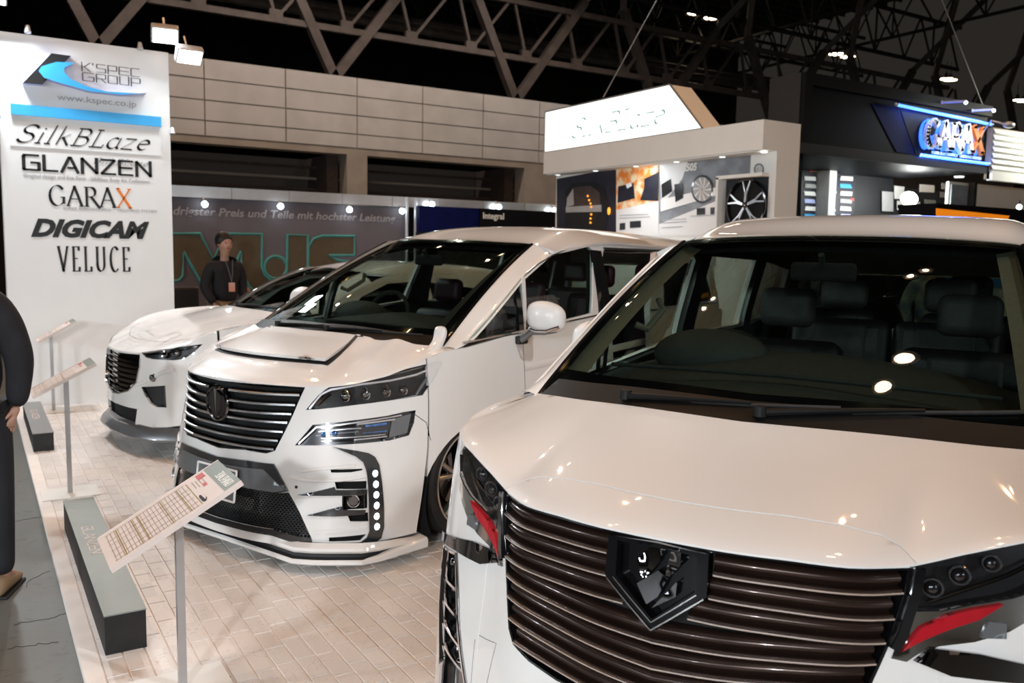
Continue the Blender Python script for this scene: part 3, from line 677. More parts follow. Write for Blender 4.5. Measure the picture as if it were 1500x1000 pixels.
def body_rest(e, B):
    F, Q = B.F, B.Q
    # tail, floor pan
    mb = MB().box((-4.86, -.86, .30), (-4.70, .86, 1.15)); mb.build('tailgate', 'paint2', e, bevel=.04)
    MB().box((-4.80, -.80, 1.52), (-4.66, .80, 1.72)).build('tailgate_header', 'paint2', e, bevel=.03)
    for s_ in (-1, 1): MB().bar((-4.74, s_*.80, 1.1), (-4.72, s_*.74, 1.6), .05, n=6).build('rear_pillar', 'paint2', e, True)
    MB().box((-4.74, -.74, 1.15), (-4.73, .74, 1.53)).build('rear_glass', 'wind', e)
    MB().box((-4.75, -.62, .17), (-.42, .62, .24)).build('floor_pan', 'void', e)
    MB().box((-.95, -.66, .24), (-.90, .66, 1.08)).build('bulkhead', 'void', e)
    MB().box((-4.7, -.86, .30), (-1.4, .86, .34)).build('cabin_floor', 'trim', e)
def inside(e, B, k):
    G = B.G; k_ = k
    # dashboard top: from under the glass to the cabin
    def D(U, V):
        v = (V*2-1)*.93; p = G.P(.05+0*U, v); x = p[..., 0]-.02-U*.80*(1-.15*abs(v)); y = p[..., 1]*(1-.02*U); k = sm(U*1.25); z = (p[..., 2]-.03)*(1-k)+((1.30 if k_ == 'R' else 1.22)-.13*v**2)*k
        return np.stack([x, y, z], -1)
    MB().grid(quadgrid(D, 14, 24)).build('dashboard', 'dash', e, True, angle=60)
    U = np.array([1.0]*25); V = np.linspace(0, 1, 25); r = D(U, V); g = np.stack([r, r+np.array([-.04, 0, -.12]), r+np.array([.02, 0, -.5])], 1); MB().grid(g).build('dashboard_front', 'trim', e, True)
    # instrument hood, on the driver's side (image left)
    zh = 1.275 if k == 'R' else 1.19; MB().ball((-1.34, -.33, zh), .20, 28, 14, (.75, 1.08, .50)).build('instrument_hood', 'dash', e, True)
    MB().tube([(-1.10, -.62, zh-.03), (-1.02, -.3, zh-.012), (-1.0, 0, zh-.005), (-1.02, .3, zh-.012), (-1.10, .62, zh-.03)], .008, 6).build('dashboard_seam', 'trim', e, True)
    ring = [np.array([-1.62, -.36, 1.16])+.19*np.array([math.sin(a)*-.35, math.cos(a), math.sin(a)*.93]) for a in np.linspace(0, 2*math.pi, 28, endpoint=False)]
    sw = MB().tube(ring, .015, 8, True); sw.tube([ring[0], ring[14]], .015, 6); sw.ball((-1.62, -.36, 1.16), .06, 12, 8); sw.build('steering_wheel', 'trim', e, True)
    m1, m2 = ('seat', 'seatg') if k == 'R' else ('seat', 'wine')
    for (x, y) in (((-2.15, -.28), (-2.15, .47), (-3.15, -.20), (-3.15, .33), (-4.05, -.38), (-4.05, .38)) if k == 'R' else ((-2.15, -.38), (-2.15, .38), (-3.15, -.40), (-3.15, .40), (-4.05, -.38), (-4.05, .38))): seat(e, x, y, m1, m2, (.66 if k == 'R' else .58) if x > -3 else .70)
    q = G.P(.86, 0.0); h = q+np.array([-.05, 0, -.02])
    MB().box((h[0]-.03, -.12, h[2]-.09), (h[0], .12, h[2]-.02)).build('rear_view_mirror', 'void', e, bevel=.02)
    MB().bar(q+np.array([-.01, 0, -.01]), h+np.array([-.015, 0, -.05]), .012).build('mirror_stalk', 'trim', e, True)
    for s_ in (-1, 1):
        p = [(-1.50, s_*.70, 1.36), (-1.53, s_*.66, 1.34), (-1.68, s_*.65, 1.41), (-1.73, s_*.69, 1.45)]
        MB().tube(p, .014, 8).build('grab_handle', 'beige', e, True)
# ---------------------------------------------------------------- middle van (M)
def van_middle():
    B = BM; F, T, G, Q = B.F, B.T, B.G, B.Q
    e = empty('van', (POSE['M'][0], POSE['M'][1], 0), POSE['M'][2], label='middle pearl white van with a round emblem on a chrome-barred grille', cat='van')
    pf = lambda pts, w=False: F.pix('M', pts, w)
    half = [(0, .935)]+pf([(385, 562.5), (420, 565), (447, 566.5), (434, 596), (420, 627), (403, 660), (390, 664), (360, 659)])
    zb = half[-1][1]; half.append((0, zb-.018)); half = [(t, min(z, float(B.ztop(B.cy(abs(t))))-.003)) for t, z in half]; grille = half+[(-a, b) for a, b in half[1:-1]][::-1]
    hl = pf([(448, 600), (466, 579), (482, 566), (496, 560), (525, 555), (562, 548), (599, 539), (643, 528), (648, 532), (634, 556), (619, 578.5), (580, 585), (520, 593), (470, 599)])
    hl = [(t, min(z, float(B.ztop(B.cy(abs(t))))-.003)) for t, z in dens(hl, .03)]
    ll = pf([(432, 652), (458, 622), (520, 615), (565, 609), (592, 603), (609, 600.5), (606, 620), (599, 637.5), (570, 645), (520, 650), (470, 652)])
    val = pf([(402, 679), (423, 719), (408, 721.5), (370, 715), (330, 706)]); v0 = pf([(338, 665)])[0][1]
    tz = F.pix('M', [(360, 673)])[0][1]
    VAL = [(0, tz-.012), (-val[0][0]*.6, tz), (-val[0][0], val[0][1]), (-val[1][0], val[1][1]), (-val[2][0], val[2][1]), (0, val[3][1]-.0), (val[2][0], val[2][1]), (val[1][0], val[1][1]), (val[0][0], val[0][1]), (val[0][0]*.6, tz)]
    mh = pf([(423, 721), (440, 752), (456, 787), (440, 786), (400, 775)])
    MESH = [(-mh[0][0], mh[0][1]), (-mh[1][0], mh[1][1]), (-mh[2][0], mh[2][1]), (-mh[3][0], mh[3][1]), (-mh[4][0], mh[4][1]), (0, mh[4][1]-.005), mh[4], mh[3], mh[2], mh[1], mh[0], (val[2][0], val[2][1]-.002), (0, val[3][1]-.002), (-val[2][0], val[2][1]-.002)]
    C = pf([(487, 654), (504, 657), (524, 660), (540, 663.5), (549, 669), (555, 680), (559, 705), (562, 745), (562, 772), (558, 787), (546, 797), (528, 803), (500, 805.5), (470, 804), (452, 802), (459, 793.5), (528, 793.5), (537, 787), (541, 777), (540, 740), (538, 700), (536, 688), (532, 677), (522, 669), (506, 662)])
    tw = B.t_of_x(-.64); top = [(t, float(B.ztop(B.cy(abs(t))))) for t in np.linspace(-tw, tw, 60)]
    outer = [(-tw, .58)]+top+[(tw, .58), (B.t_of_x(-.60), .13), (0, .115), (-B.t_of_x(-.60), .13)]
    slots = [pf([(484, 687.5), (531, 686), (531, 688.5), (514, 691.5), (485, 692)]), pf([(490, 705), (537, 704), (537, 716), (493, 716)]), pf([(502, 723), (538, 722), (538, 744), (502, 746)]), pf([(508, 752), (539, 750), (540, 763.6), (513, 763.6)]), pf([(482, 787), (537, 782), (528, 791.5), (482, 793)])]
    holes = [grille, hl, mir(hl), ll, mir(ll), MESH]
    for s in slots: holes += [s, mir(s)]
    panel('front_bumper', F, outer, holes, rim=.008, res=(.035, .03), parent=e)
    panel('bumper_back', F, [(-.95, .12), (.95, .12), (.95, .60), (.6, .92), (-.6, .92), (-.95, .60)], off=-.045, rim=0, res=(.08, .08), mat='void', parent=e)
    # grille
    gi = [(a*.985, .78+(b-.78)*.965) for a, b in grille]
    panel('grille_frame', F, grille, [gi], off=-.002, rim=.03, res=(.03, .03), mat='black', parent=e)
    half_in = [(abs(a), b) for a, b in half]
    bars = [(282, 572), (0, 0)]
    zs = [F.pix('M', [p])[0][1] for p in ((442, 578), (432, 592.5), (429, 606), (423, 618.5), (416, 632), (410, 645), (403, 657.5))]
    zc = [F.pix('M', [p])[0][1] for p in ((357, 573), (355, 588), (352, 602), (331, 609), (329, 622), (327, 634.5), (326, 647))]
    for i, (zl, z0) in enumerate(zip(zs, zc)):
        z0 = min(z0, zl+.004)
        for s_ in (-1, 1):
            t0 = .085 if i < 3 else 0.0; ts = np.linspace(t0, .6, 120); zf = lambda t: z0+(zl-z0)*np.minimum(1, t/.42); ok = inpoly(ts, zf(ts), half_in+[(-.02, zb-.02), (-.02, .94)])
            if not ok.any(): continue
            t1 = ts[ok][-1]-.006; tt = np.linspace(t0, t1, 14); zt = zf(tt); N = F.N(s_*tt, zt)
            g = np.stack([F.P(s_*tt, zt+dz)+N*dn for dz, dn in ((-.007, -.035), (-.009, -.002), (-.007, .004), (.004, .004), (.007, -.001), (.012, -.02), (.012, -.04))], 1)
            o = MB().grid(g).build('grille_bar', 'black', e, smooth=True, angle=60)
            g = np.stack([F.P(s_*tt, zt+dz)+N*dn for dz, dn in ((-.008, .003), (-.006, .0085), (.003, .0085), (.006, .003))], 1)
            MB().grid(g).build('bar_chrome', 'edge', o, smooth=True, angle=60)
    # round emblem
    u, v = 0.0, .815; c = F.P(0., v)+F.N(0., v)*.012; n = F.N(0., v)
    em = empty('emblem', tuple(map(float, c))); em.parent = e
    fr = Matrix(((n[0], 0, n[2], 0), (0, 1, 0, 0), (n[2], 0, -n[0], 0), (0, 0, 0, 1)))
    def ring(r, ry=1): return [np.array([0, 1, 0])*math.cos(a)*r+np.array([-n[2], 0, n[0]])*math.sin(a)*r*ry for a in np.linspace(0, 2*math.pi, 32, endpoint=False)]
    MB().prism([p-n*.02 for p in ring(.082, 1.08)], n*.024).build('emblem_disc', 'black', em)
    MB().tube(ring(.083, 1.08), .011, 8, True).build('emblem_ring', 'dchrome', em, True)
    up = np.array([-n[2], 0, n[0]]); sd = np.array([0, 1., 0])
    for q, m_ in (([(-.05, .045), (-.012, .07), (-.006, -.07), (-.034, -.03)], 'dchrome'), ([(.05, .045), (.012, .07), (.006, -.07), (.034, -.03)], 'dchrome'), ([(-.010, .078), (.010, .078), (.0, -.082)], 'chrome')):
        MB().prism([sd*a+up*b+n*.002 for a, b in q], n*.012).build('emblem_wing', m_, em)
    # lamps
    for m_ in (0, 1):
        f = (lambda p: mir(p)) if m_ else (lambda p: p)
        h = panel('headlight', F, f(hl), off=-.03, rim=-.03, res=(.03, .03), mat='lampdark', parent=e)
        panel('lens_cover', F, f(hl), off=.002, rim=.004, res=(.03, .03), mat='clear', parent=h)
        for ln, w_, mt in (([(452, 599), (470, 578), (484, 571), (530, 563), (575, 557), (610, 549), (640, 537)], .014, 'edge'), ([(455, 600), (500, 597), (560, 589), (612, 579)], .008, 'chrome'), ([(480, 568), (530, 558), (600, 543), (644, 530)], .010, 'dchrome'), ([(612, 578), (622, 562), (640, 538)], .018, 'grey'), ([(464, 592), (482, 576)], .022, 'dchrome')):
            strip('lamp_blade', F, f(pf(ln)), w_, off=-.018, h=.006, mat=mt, parent=h)
        for px, py, r in ((506, 580, .026), (536, 577, .026), (566, 573, .026), (592, 571, .022)):
            a, b = F.pix('M', [(px, py)])[0]; a = -a if m_ else a; cc = F.P(a, b)-F.N(a, b)*.018
            MB().ball(cc, r, 16, 10).build('projector', 'dchrome', h, True)
            rg = [cc+F.N(a, b)*.010+np.array([0, math.cos(q)*r*1.12, math.sin(q)*r*1.12]) for q in np.linspace(0, 2*math.pi, 20, endpoint=False)]
            MB().tube(rg, .0035, 6, True).build('lamp_ring', 'chrome', h, True)
        l = panel('lower_lamp', F, f(ll), off=-.028, rim=-.028, res=(.03, .03), mat='gun', parent=e)
        panel('lens_cover', F, f(ll), off=.002, rim=.004, res=(.03, .03), mat='clear', parent=l)
        for ln, w_, mt in (([(436, 650), (462, 626), (520, 619), (590, 608)], .010, 'edge'), ([(470, 627), (520, 621.5), (580, 614)], .014, 'chrome'), ([(466, 632), (510, 628), (530, 627)], .006, 'edge'), ([(470, 642), (520, 640), (566, 636)], .006, 'edge'), ([(470, 646), (520, 644), (568, 639)], .010, 'chrome'), ([(536, 624), (568, 620)], .016, 'blue_lens'), ([(532, 634), (568, 631)], .008, 'blue_lens'), ([(462, 638), (500, 634), (525, 632)], .008, 'grey')):
            strip('lamp_blade', F, f(pf(ln)), w_, off=-.018, h=.006, mat=mt, parent=l)
        panel('turn_lens', F, f(pf([(576, 614), (604, 606), (598, 634), (571, 641)])), off=-.014, rim=.01, mat='grey', parent=l)
        for px, py in ((474, 636), (490, 634)):
            a, b = F.pix('M', [(px, py)])[0]; a = -a if m_ else a; MB().ball(F.P(a, b)-F.N(a, b)*.018, .016, 12, 8).build('projector', 'blue_lens', l, True)
        # C-shaped channel with LEDs
        ch = panel('vent_channel', F, f(C), off=.008, rim=.02, res=(.02, .02), mat='gun', parent=e)
        for i, (px, py) in enumerate(((549, 693), (550, 708.5), (550.5, 724), (551, 739.5), (551, 755), (551.5, 770))):
            a, b = F.pix('M', [(px, py)])[0]; a = -a if m_ else a
            hx = [(a+.013*math.cos(q), b+.017*math.sin(q)) for q in np.linspace(0, 2*math.pi, 12, endpoint=False)]
            panel('led_lamp', F, hx, off=.013, rim=.006, res=(.01, .01), mat='led', parent=ch)
        for q in ([(436, 724.5), (470, 717.5), (490, 712.5), (492, 717), (537, 716), (537, 723), (480, 725.5)], [(450, 754), (480, 746), (500, 741), (503, 746), (535, 746), (534, 752), (490, 755.5)]):
            P = f(pf(q)); panel('vent_fin', F, P, off=lambda u, v: .012+0*u, rim=.03, res=(.02, .02), mat='gun', parent=e)
        fb = f(pf([(500, 724), (535, 722.5), (535, 745), (502, 746)])); a = sum(p[0] for p in fb)/4; b = sum(p[1] for p in fb)/4
        fg = empty('fog_lamp', tuple(map(float, F.P(a, b)))); fg.parent = e; nn = F.N(a, b); s1 = np.cross([0, 0, 1], nn); s1 /= np.linalg.norm(s1); s2 = np.cross(nn, s1)
        rg = lambda r, o: [s1*math.cos(q)*r+s2*math.sin(q)*r+nn*o for q in np.linspace(0, 2*math.pi, 24, endpoint=False)]
        bx = [s1*x+s2*z+nn*-.004 for x, z in ((-.055, -.035), (.055, -.035), (.055, .035), (-.055, .035))]; MB().tube(dens3(bx, .03), .005, 6, True).build('fog_bezel', 'dchrome', fg, True)
        MB().tube(rg(.030, -.012), .005, 8, True).build('fog_ring', 'chrome', fg, True); MB().prism(rg(.028, -.03), nn*.012).build('fog_lens', 'dchrome', fg)
        for q in ([(429, 713)],):
            a, b = F.pix('M', [(434, 713)])[0]; a = -a if m_ else a
            panel('parking_sensor', F, [(a+.008*math.cos(w), b+.008*math.sin(w)) for w in np.linspace(0, 6.28, 12, endpoint=False)], off=.002, rim=.004, res=(.01, .01), mat='matte', parent=e)
        strip('bumper_fold', F, f(pf([(424, 698), (450, 703), (500, 703), (537, 697)])), .02, off=-.002, h=.010, mat='paint2', parent=e)
        strip('bumper_fold', F, f(pf([(462, 779), (500, 777), (538, 772)])), .02, off=-.002, h=.010, mat='paint2', parent=e)
        strip('bumper_fold', F, f(pf([(436, 690), (470, 686), (520, 682)])), .02, off=-.002, h=.008, mat='paint2', parent=e)
    # valance under the grille, number plate, mesh
    panel('valance', F, VAL, off=.012, rim=.03, res=(.04, .02), mat='gun', parent=e)
    panel('valance_lower', F, [(-val[0][0]*.86, tz-.032), (-val[1][0]*.97, val[1][1]+.005), (-val[2][0]*.97, val[2][1]+.005), (0, val[3][1]+.005), (val[2][0]*.97, val[2][1]+.005), (val[1][0]*.97, val[1][1]+.005), (val[0][0]*.86, tz-.032), (0, tz-.045)], off=.020, rim=.012, res=(.04, .02), mat='grey', parent=e)
    pc = F.pix('M', [(326, 703)])[0]; P = F.P(*pc)+F.N(*pc)*.035; nn = np.array([.99, 0, .12]); upv = np.array([-.12, 0, .99])
    np_ = empty('number_plate', tuple(map(float, P))); np_.parent = e
    sdv = np.array([0, 1., 0])
    MB().prism([sdv*x+upv*z for x, z in ((-.165, -.082), (.165, -.082), (.165, .082), (-.165, .082))], nn*.006).build('plate_board', 'grey', np_)
    for a_, b_ in (((-.165, -.082), (.165, -.082)), ((.165, -.082), (.165, .082)), ((.165, .082), (-.165, .082)), ((-.165, .082), (-.165, -.082))):
        MB().bar(sdv*a_[0]+upv*a_[1]+nn*.008, sdv*b_[0]+upv*b_[1]+nn*.008, .006, n=6).build('plate_rim', 'white', np_, True)
    for x in (-.10, .10): MB().ball(sdv*x+upv*.055+nn*.008, .007, 10, 6).build('plate_bolt', 'void', np_)
    hexm = MB(); dx, dz = .021, .018; R_ = .0115
    for r in range(30):
        for q in range(-40, 41):
            t, z = q*dx+(r % 2)*dx/2, .12+r*dz*.62
            if not inpoly(np.array([t]), np.array([z]), MESH)[0]: continue
            ou = [(t+R_*math.cos(a), z+R_*.62*math.sin(a)) for a in np.linspace(math.pi/6, math.pi*13/6, 7)[:6]]; ii = [(t+R_*.68*math.cos(a), z+R_*.62*.62*math.sin(a)) for a in np.linspace(math.pi/6, math.pi*13/6, 7)[:6]]
            A = F.P(*np.array(ou).T)-F.N(*np.array(ou).T)*.018; Bq = F.P(*np.array(ii).T)-F.N(*np.array(ii).T)*.018
            hexm.raw(list(A)+list(Bq), [(i, (i+1) % 6, 6+(i+1) % 6, 6+i) for i in range(6)])
    o = hexm.build('honeycomb_mesh', 'gun', e); tag(o, kind='stuff')
    panel('lower_frame', F, [(-mh[2][0]*1.0, mh[2][1]-.0)]+[(-mh[3][0], mh[3][1]), (-mh[4][0], mh[4][1]), (0, mh[4][1]-.006), mh[4], mh[3], mh[2], (mh[2][0]*1.02, mh[2][1]-.035), (mh[3][0]*.97, mh[3][1]-.035), (mh[4][0], mh[4][1]-.032), (0, mh[4][1]-.036), (-mh[4][0], mh[4][1]-.032), (-mh[3][0]*.97, mh[3][1]-.035), (-mh[2][0]*1.02, mh[2][1]-.035)], off=.006, rim=.03, res=(.04, .02), mat='gun', parent=e)
    # lip: white band, dark band, white splitter following the corner points
    half_lip = [(.030, 0), (.032, .2), (.034, .42), (.036, .57), (-.01, .66), (-.06, .73), (-.165, .86), (-.26, .895), (-.36, .91), (-.50, .93), (-.57, .94)]
    LP = np.array([(x, -y) for x, y in half_lip[:0:-1]]+half_lip)
    def sweep(name, prof, mat):
        D = np.gradient(LP, axis=0); D /= np.linalg.norm(D, axis=1, keepdims=True); Nn = np.stack([D[:, 1], -D[:, 0]], 1)
        if Nn[len(LP)//2][0] < 0: Nn = -Nn
        k = np.clip((abs(LP[:, 1])-.86)/.08, 0, 1)*np.clip((-.1-LP[:, 0])/.3, 0, 1)
        g = np.stack([np.stack([LP[:, 0]+Nn[:, 0]*o, LP[:, 1]+Nn[:, 1]*o, z+k*rz], 1) for o, z, rz in prof], 1); return MB().grid(g).build(name, mat, e, smooth=True, angle=30)
    sweep('lip_upper', [(-.06, .150, -.04), (-.012, .137, -.035), (-.004, .124, -.03), (-.012, .112, -.02), (-.06, .11, -.02)], 'paint2')
    sweep('lip_gap', [(-.03, .115, -.01), (-.02, .09, .01), (.0, .082, .0), (-.04, .08, .0)], 'matte')
    sweep('lip_splitter', [(-.06, .088, .028), (-.002, .082, .028), (.008, .074, .024), (.008, .060, .0), (-.002, .052, 0), (-.06, .052, 0)], 'paint2')
    # bonnet
    edge = [(.0, v) for v in np.linspace(-.97, .97, 30)]
    panel('bonnet', T, edge+[(.3, .985), (.6, .985), (.99, .97), (.993, .5), (.993, 0), (.993, -.5), (.99, -.97), (.6, -.985), (.3, -.985)], rim=.008, res=(.04, .02), parent=e,
        fn=lambda A, V: A+np.stack([0*V[:, 0], 0*V[:, 0], .022*np.exp(-((abs(V[:, 1])-.50)/.06)**2)*sm((V[:, 0]-.12)/.3)+.010*sm((.36-abs(V[:, 1]))/.03)*sm((V[:, 0]-.12)/.1)], 1))
    sc = T.pix('M', [(392, 487), (372, 497), (351, 512), (358, 516), (380, 520), (410, 523), (440, 523.5), (462, 520), (480, 515), (500, 508), (540, 499)])
    hm = [(u, max(-.36, min(.36, v))) for u, v in sc]
    top = [(.97, -.25), (.97, -.26), (.72, -.30), (.40, -.325), (.36, -.30), (.345, -.15), (.34, 0), (.345, .15), (.36, .30), (.40, .325), (.72, .30), (.97, .26), (.97, .25)]
    top = smooth(top, 4)
    panel('bonnet_scoop', T, top, off=lambda u, v: .018+.022*np.clip(1-(u-.34)/.5, 0, 1), rim=.016, res=(.04, .03), mat='paint2', parent=e)
    panel('scoop_gap', T, [(a+(-.022 if a < .5 else 0), b*1.05) for a, b in top], off=lambda u, v: .013+0*u, rim=.01, res=(.04, .03), mat='matte', parent=e)
    greenhouse(B, e, None, None)
    panel('roof', Q, [(.0, -1), (.0, 1), (1, 1), (1, -1)], rim=.02, res=(.03, .04), parent=e)
    panel('headliner', Q, [(.0, -.97), (.0, .97), (1, .97), (1, -.97)], off=-.06, rim=0, res=(.06, .1), mat='trim', parent=e)
    zup = lin([(-2.6, 1.72), (-2.2, 1.685), (-1.93, 1.62), (-1.55, 1.46), (-1.27, 1.30), (-1.0, 1.14), (-.85, 1.10)])
    for s_ in (-1, 1): pillar(B, e, s_, zup, 'paint', 'trim')
    W1 = [(x, z) for t, z in F.pix('M', [(679, 510), (691, 493), (765, 406), (765, 488), (740, 493)]) for x in [float(B.cx(t))]]
    W2 = [(x, z) for t, z in F.pix('M', [(770, 485), (769, 403), (786, 389), (810, 374), (834, 365), (861, 359.5), (868, 366), (867, 458), (820, 470)]) for x in [float(B.cx(t))]]
    sides(B, e, zup, -1.0, .27, .39, near_open=True, windows=(W1, W2))
    strip('weatherstrip_reflection', F, F.pix('M', [(772, 400), (786, 388), (810, 373), (834, 363.5), (858, 357.5)]), .010, off=.0, h=.004, mat='edge', parent=e)  # bright strip standing in for the reflection along the weatherstrip
    strip('roof_rail_chrome', F, [(B.t_of_x(-2.66), 1.668), (B.t_of_x(-3.6), 1.66), (B.t_of_x(-4.4), 1.63)], .03, off=.0, h=.012, mat='chrome', parent=e)
    # sliding door pushed back
    sd_ = [(-3.35, .30), (-4.40, .30), (-4.45, 1.2), (-4.35, 1.62), (-3.32, 1.63), (-3.05, 1.22), (-3.05, .9)]
    so_ = [(-3.30, 1.22), (-4.3, 1.23), (-4.25, 1.54), (-3.40, 1.55)]
    XX = lambda pts: [(B.t_of_x(x), z) for x, z in pts]
    d = panel('sliding_door', F, XX(sd_), [XX(so_)], off=.095, rim=.045, res=(.06, .06), parent=e, back=True)
    panel('door_glass', F, XX(so_), off=.085, rim=0, res=(.1, .1), mat='dark_tint', parent=d)
    strip('belt_moulding', F, XX([(-3.06, 1.205), (-4.4, 1.215)]), .02, off=.097, h=.006, mat='chrome', parent=d)
    inside(e, B, 'M')
    wiper(e, B, (.03, -.45), (.06, .35), 'M'); wiper(e, B, (.03, .12), (.07, .88), 'M')
    panel('cowl_panel', G, [(0.0, -.97), (0, .97), (.075, .93), (.075, -.93)], off=.010, rim=.01, res=(.02, .05), mat='cowl', parent=e)
    # door mirror on the near side, small side-view mirror on the wing
    mirror(e, B)
    for x_, s_ in ((-.985, -1), (-.985, 1), (-3.98, -1), (-3.98, 1)): wheel(e, (x_, s_*.885, .34), side=s_)
    body_rest(e, B)
    return e
def dens3(P, step):
    out = []
    for i in range(len(P)):
        a, b = np.array(P[i]), np.array(P[(i+1) % len(P)]); k = max(1, int(np.linalg.norm(b-a)/step))
        out += [a+(b-a)*j/k for j in range(k)]
    return out
def loft(name, rings, mat, parent, sub=1):
    """closed rings of points skinned into a capped body"""
    n = len(rings[0]); mb = MB(); V = [p for r in rings for p in r]; Fc = []
    for i in range(len(rings)-1):
        for k in range(n): Fc.append((i*n+k, i*n+(k+1) % n, (i+1)*n+(k+1) % n, (i+1)*n+k))
    Fc += [tuple(range(n-1, -1, -1)), tuple(range((len(rings)-1)*n, len(rings)*n))]
    o = mb.raw(V, Fc).build(name, mat, parent, smooth=True, angle=180)
    if sub: m = o.modifiers.new('sub', 'SUBSURF'); m.levels = m.render_levels = sub
    return o
def mirror(e, B, wing=True):
    for s_ in (1, -1):
        m = empty('door_mirror', (-1.47, s_*.93, 1.13), 0 if wing else s_*math.radians(78)); m.parent = e
        # housing: rings across y
        rings = []
        for y, xc, zc, rx, rz in ((.03, 0, .135, .035, .055), (.06, 0, .13, .06, .085), (.13, -.0, .13, .075, .098), (.20, -.01, .125, .075, .092), (.25, -.02, .118, .06, .075), (.275, -.03, .11, .03, .045)):
            rings.append([np.array([xc+rx*math.cos(a)*(1 if math.cos(a) > 0 else .6), s_*y, zc+rz*(abs(math.sin(a))**.75)*(1 if math.sin(a) > 0 else -1)]) for a in np.linspace(0, 2*math.pi, 16, endpoint=False)])
        loft('mirror_housing', rings, 'paint2', m)
        g = [np.array([-.052, s_*y, z]) for y, z in ((.06, .06), (.06, .19), (.22, .19), (.25, .15), (.24, .07))]
        MB().prism(g, (-.006, 0, 0)).build('mirror_glass', 'chrome', m)
        MB().tube([(.035, s_*.06, .055), (.062, s_*.12, .045), (.064, s_*.20, .048), (.03, s_*.268, .075)], .010, 8).build('mirror_lamp', 'chrome', m, True)
        MB().tube([(.02, s_*-.03, -.03), (.025, s_*.03, .0), (.02, s_*.07, .035), (.0, s_*.14, .035), (-.02, s_*.22, .045)], [.022, .022, .022, .02, .012], 8).build('mirror_arm', 'grey', m, True)
        MB().box((-.05, s_*-.02-.02, -.05), (.05, s_*-.02+.02, 0)).build('mirror_foot', 'matte', m, bevel=.01)
        if s_ == 1 and wing:
            w = empty('wing_mirror', (-.86, .775, 1.10)); w.parent = e
            rings = []
            for z, xc, yc, rx, ry in ((-.03, .10, .02, .06, .045), (.0, .07, .015, .055, .04), (.03, .03, .01, .04, .035), (.06, .0, 0, .032, .042), (.095, -.005, -.0, .03, .045), (.12, -.01, -.005, .018, .03)):
                rings.append([np.array([xc+rx*math.cos(a), yc+ry*math.sin(a), z]) for a in np.linspace(0, 2*math.pi, 12, endpoint=False)])
            loft('mirror_housing', rings, 'paint2', w)
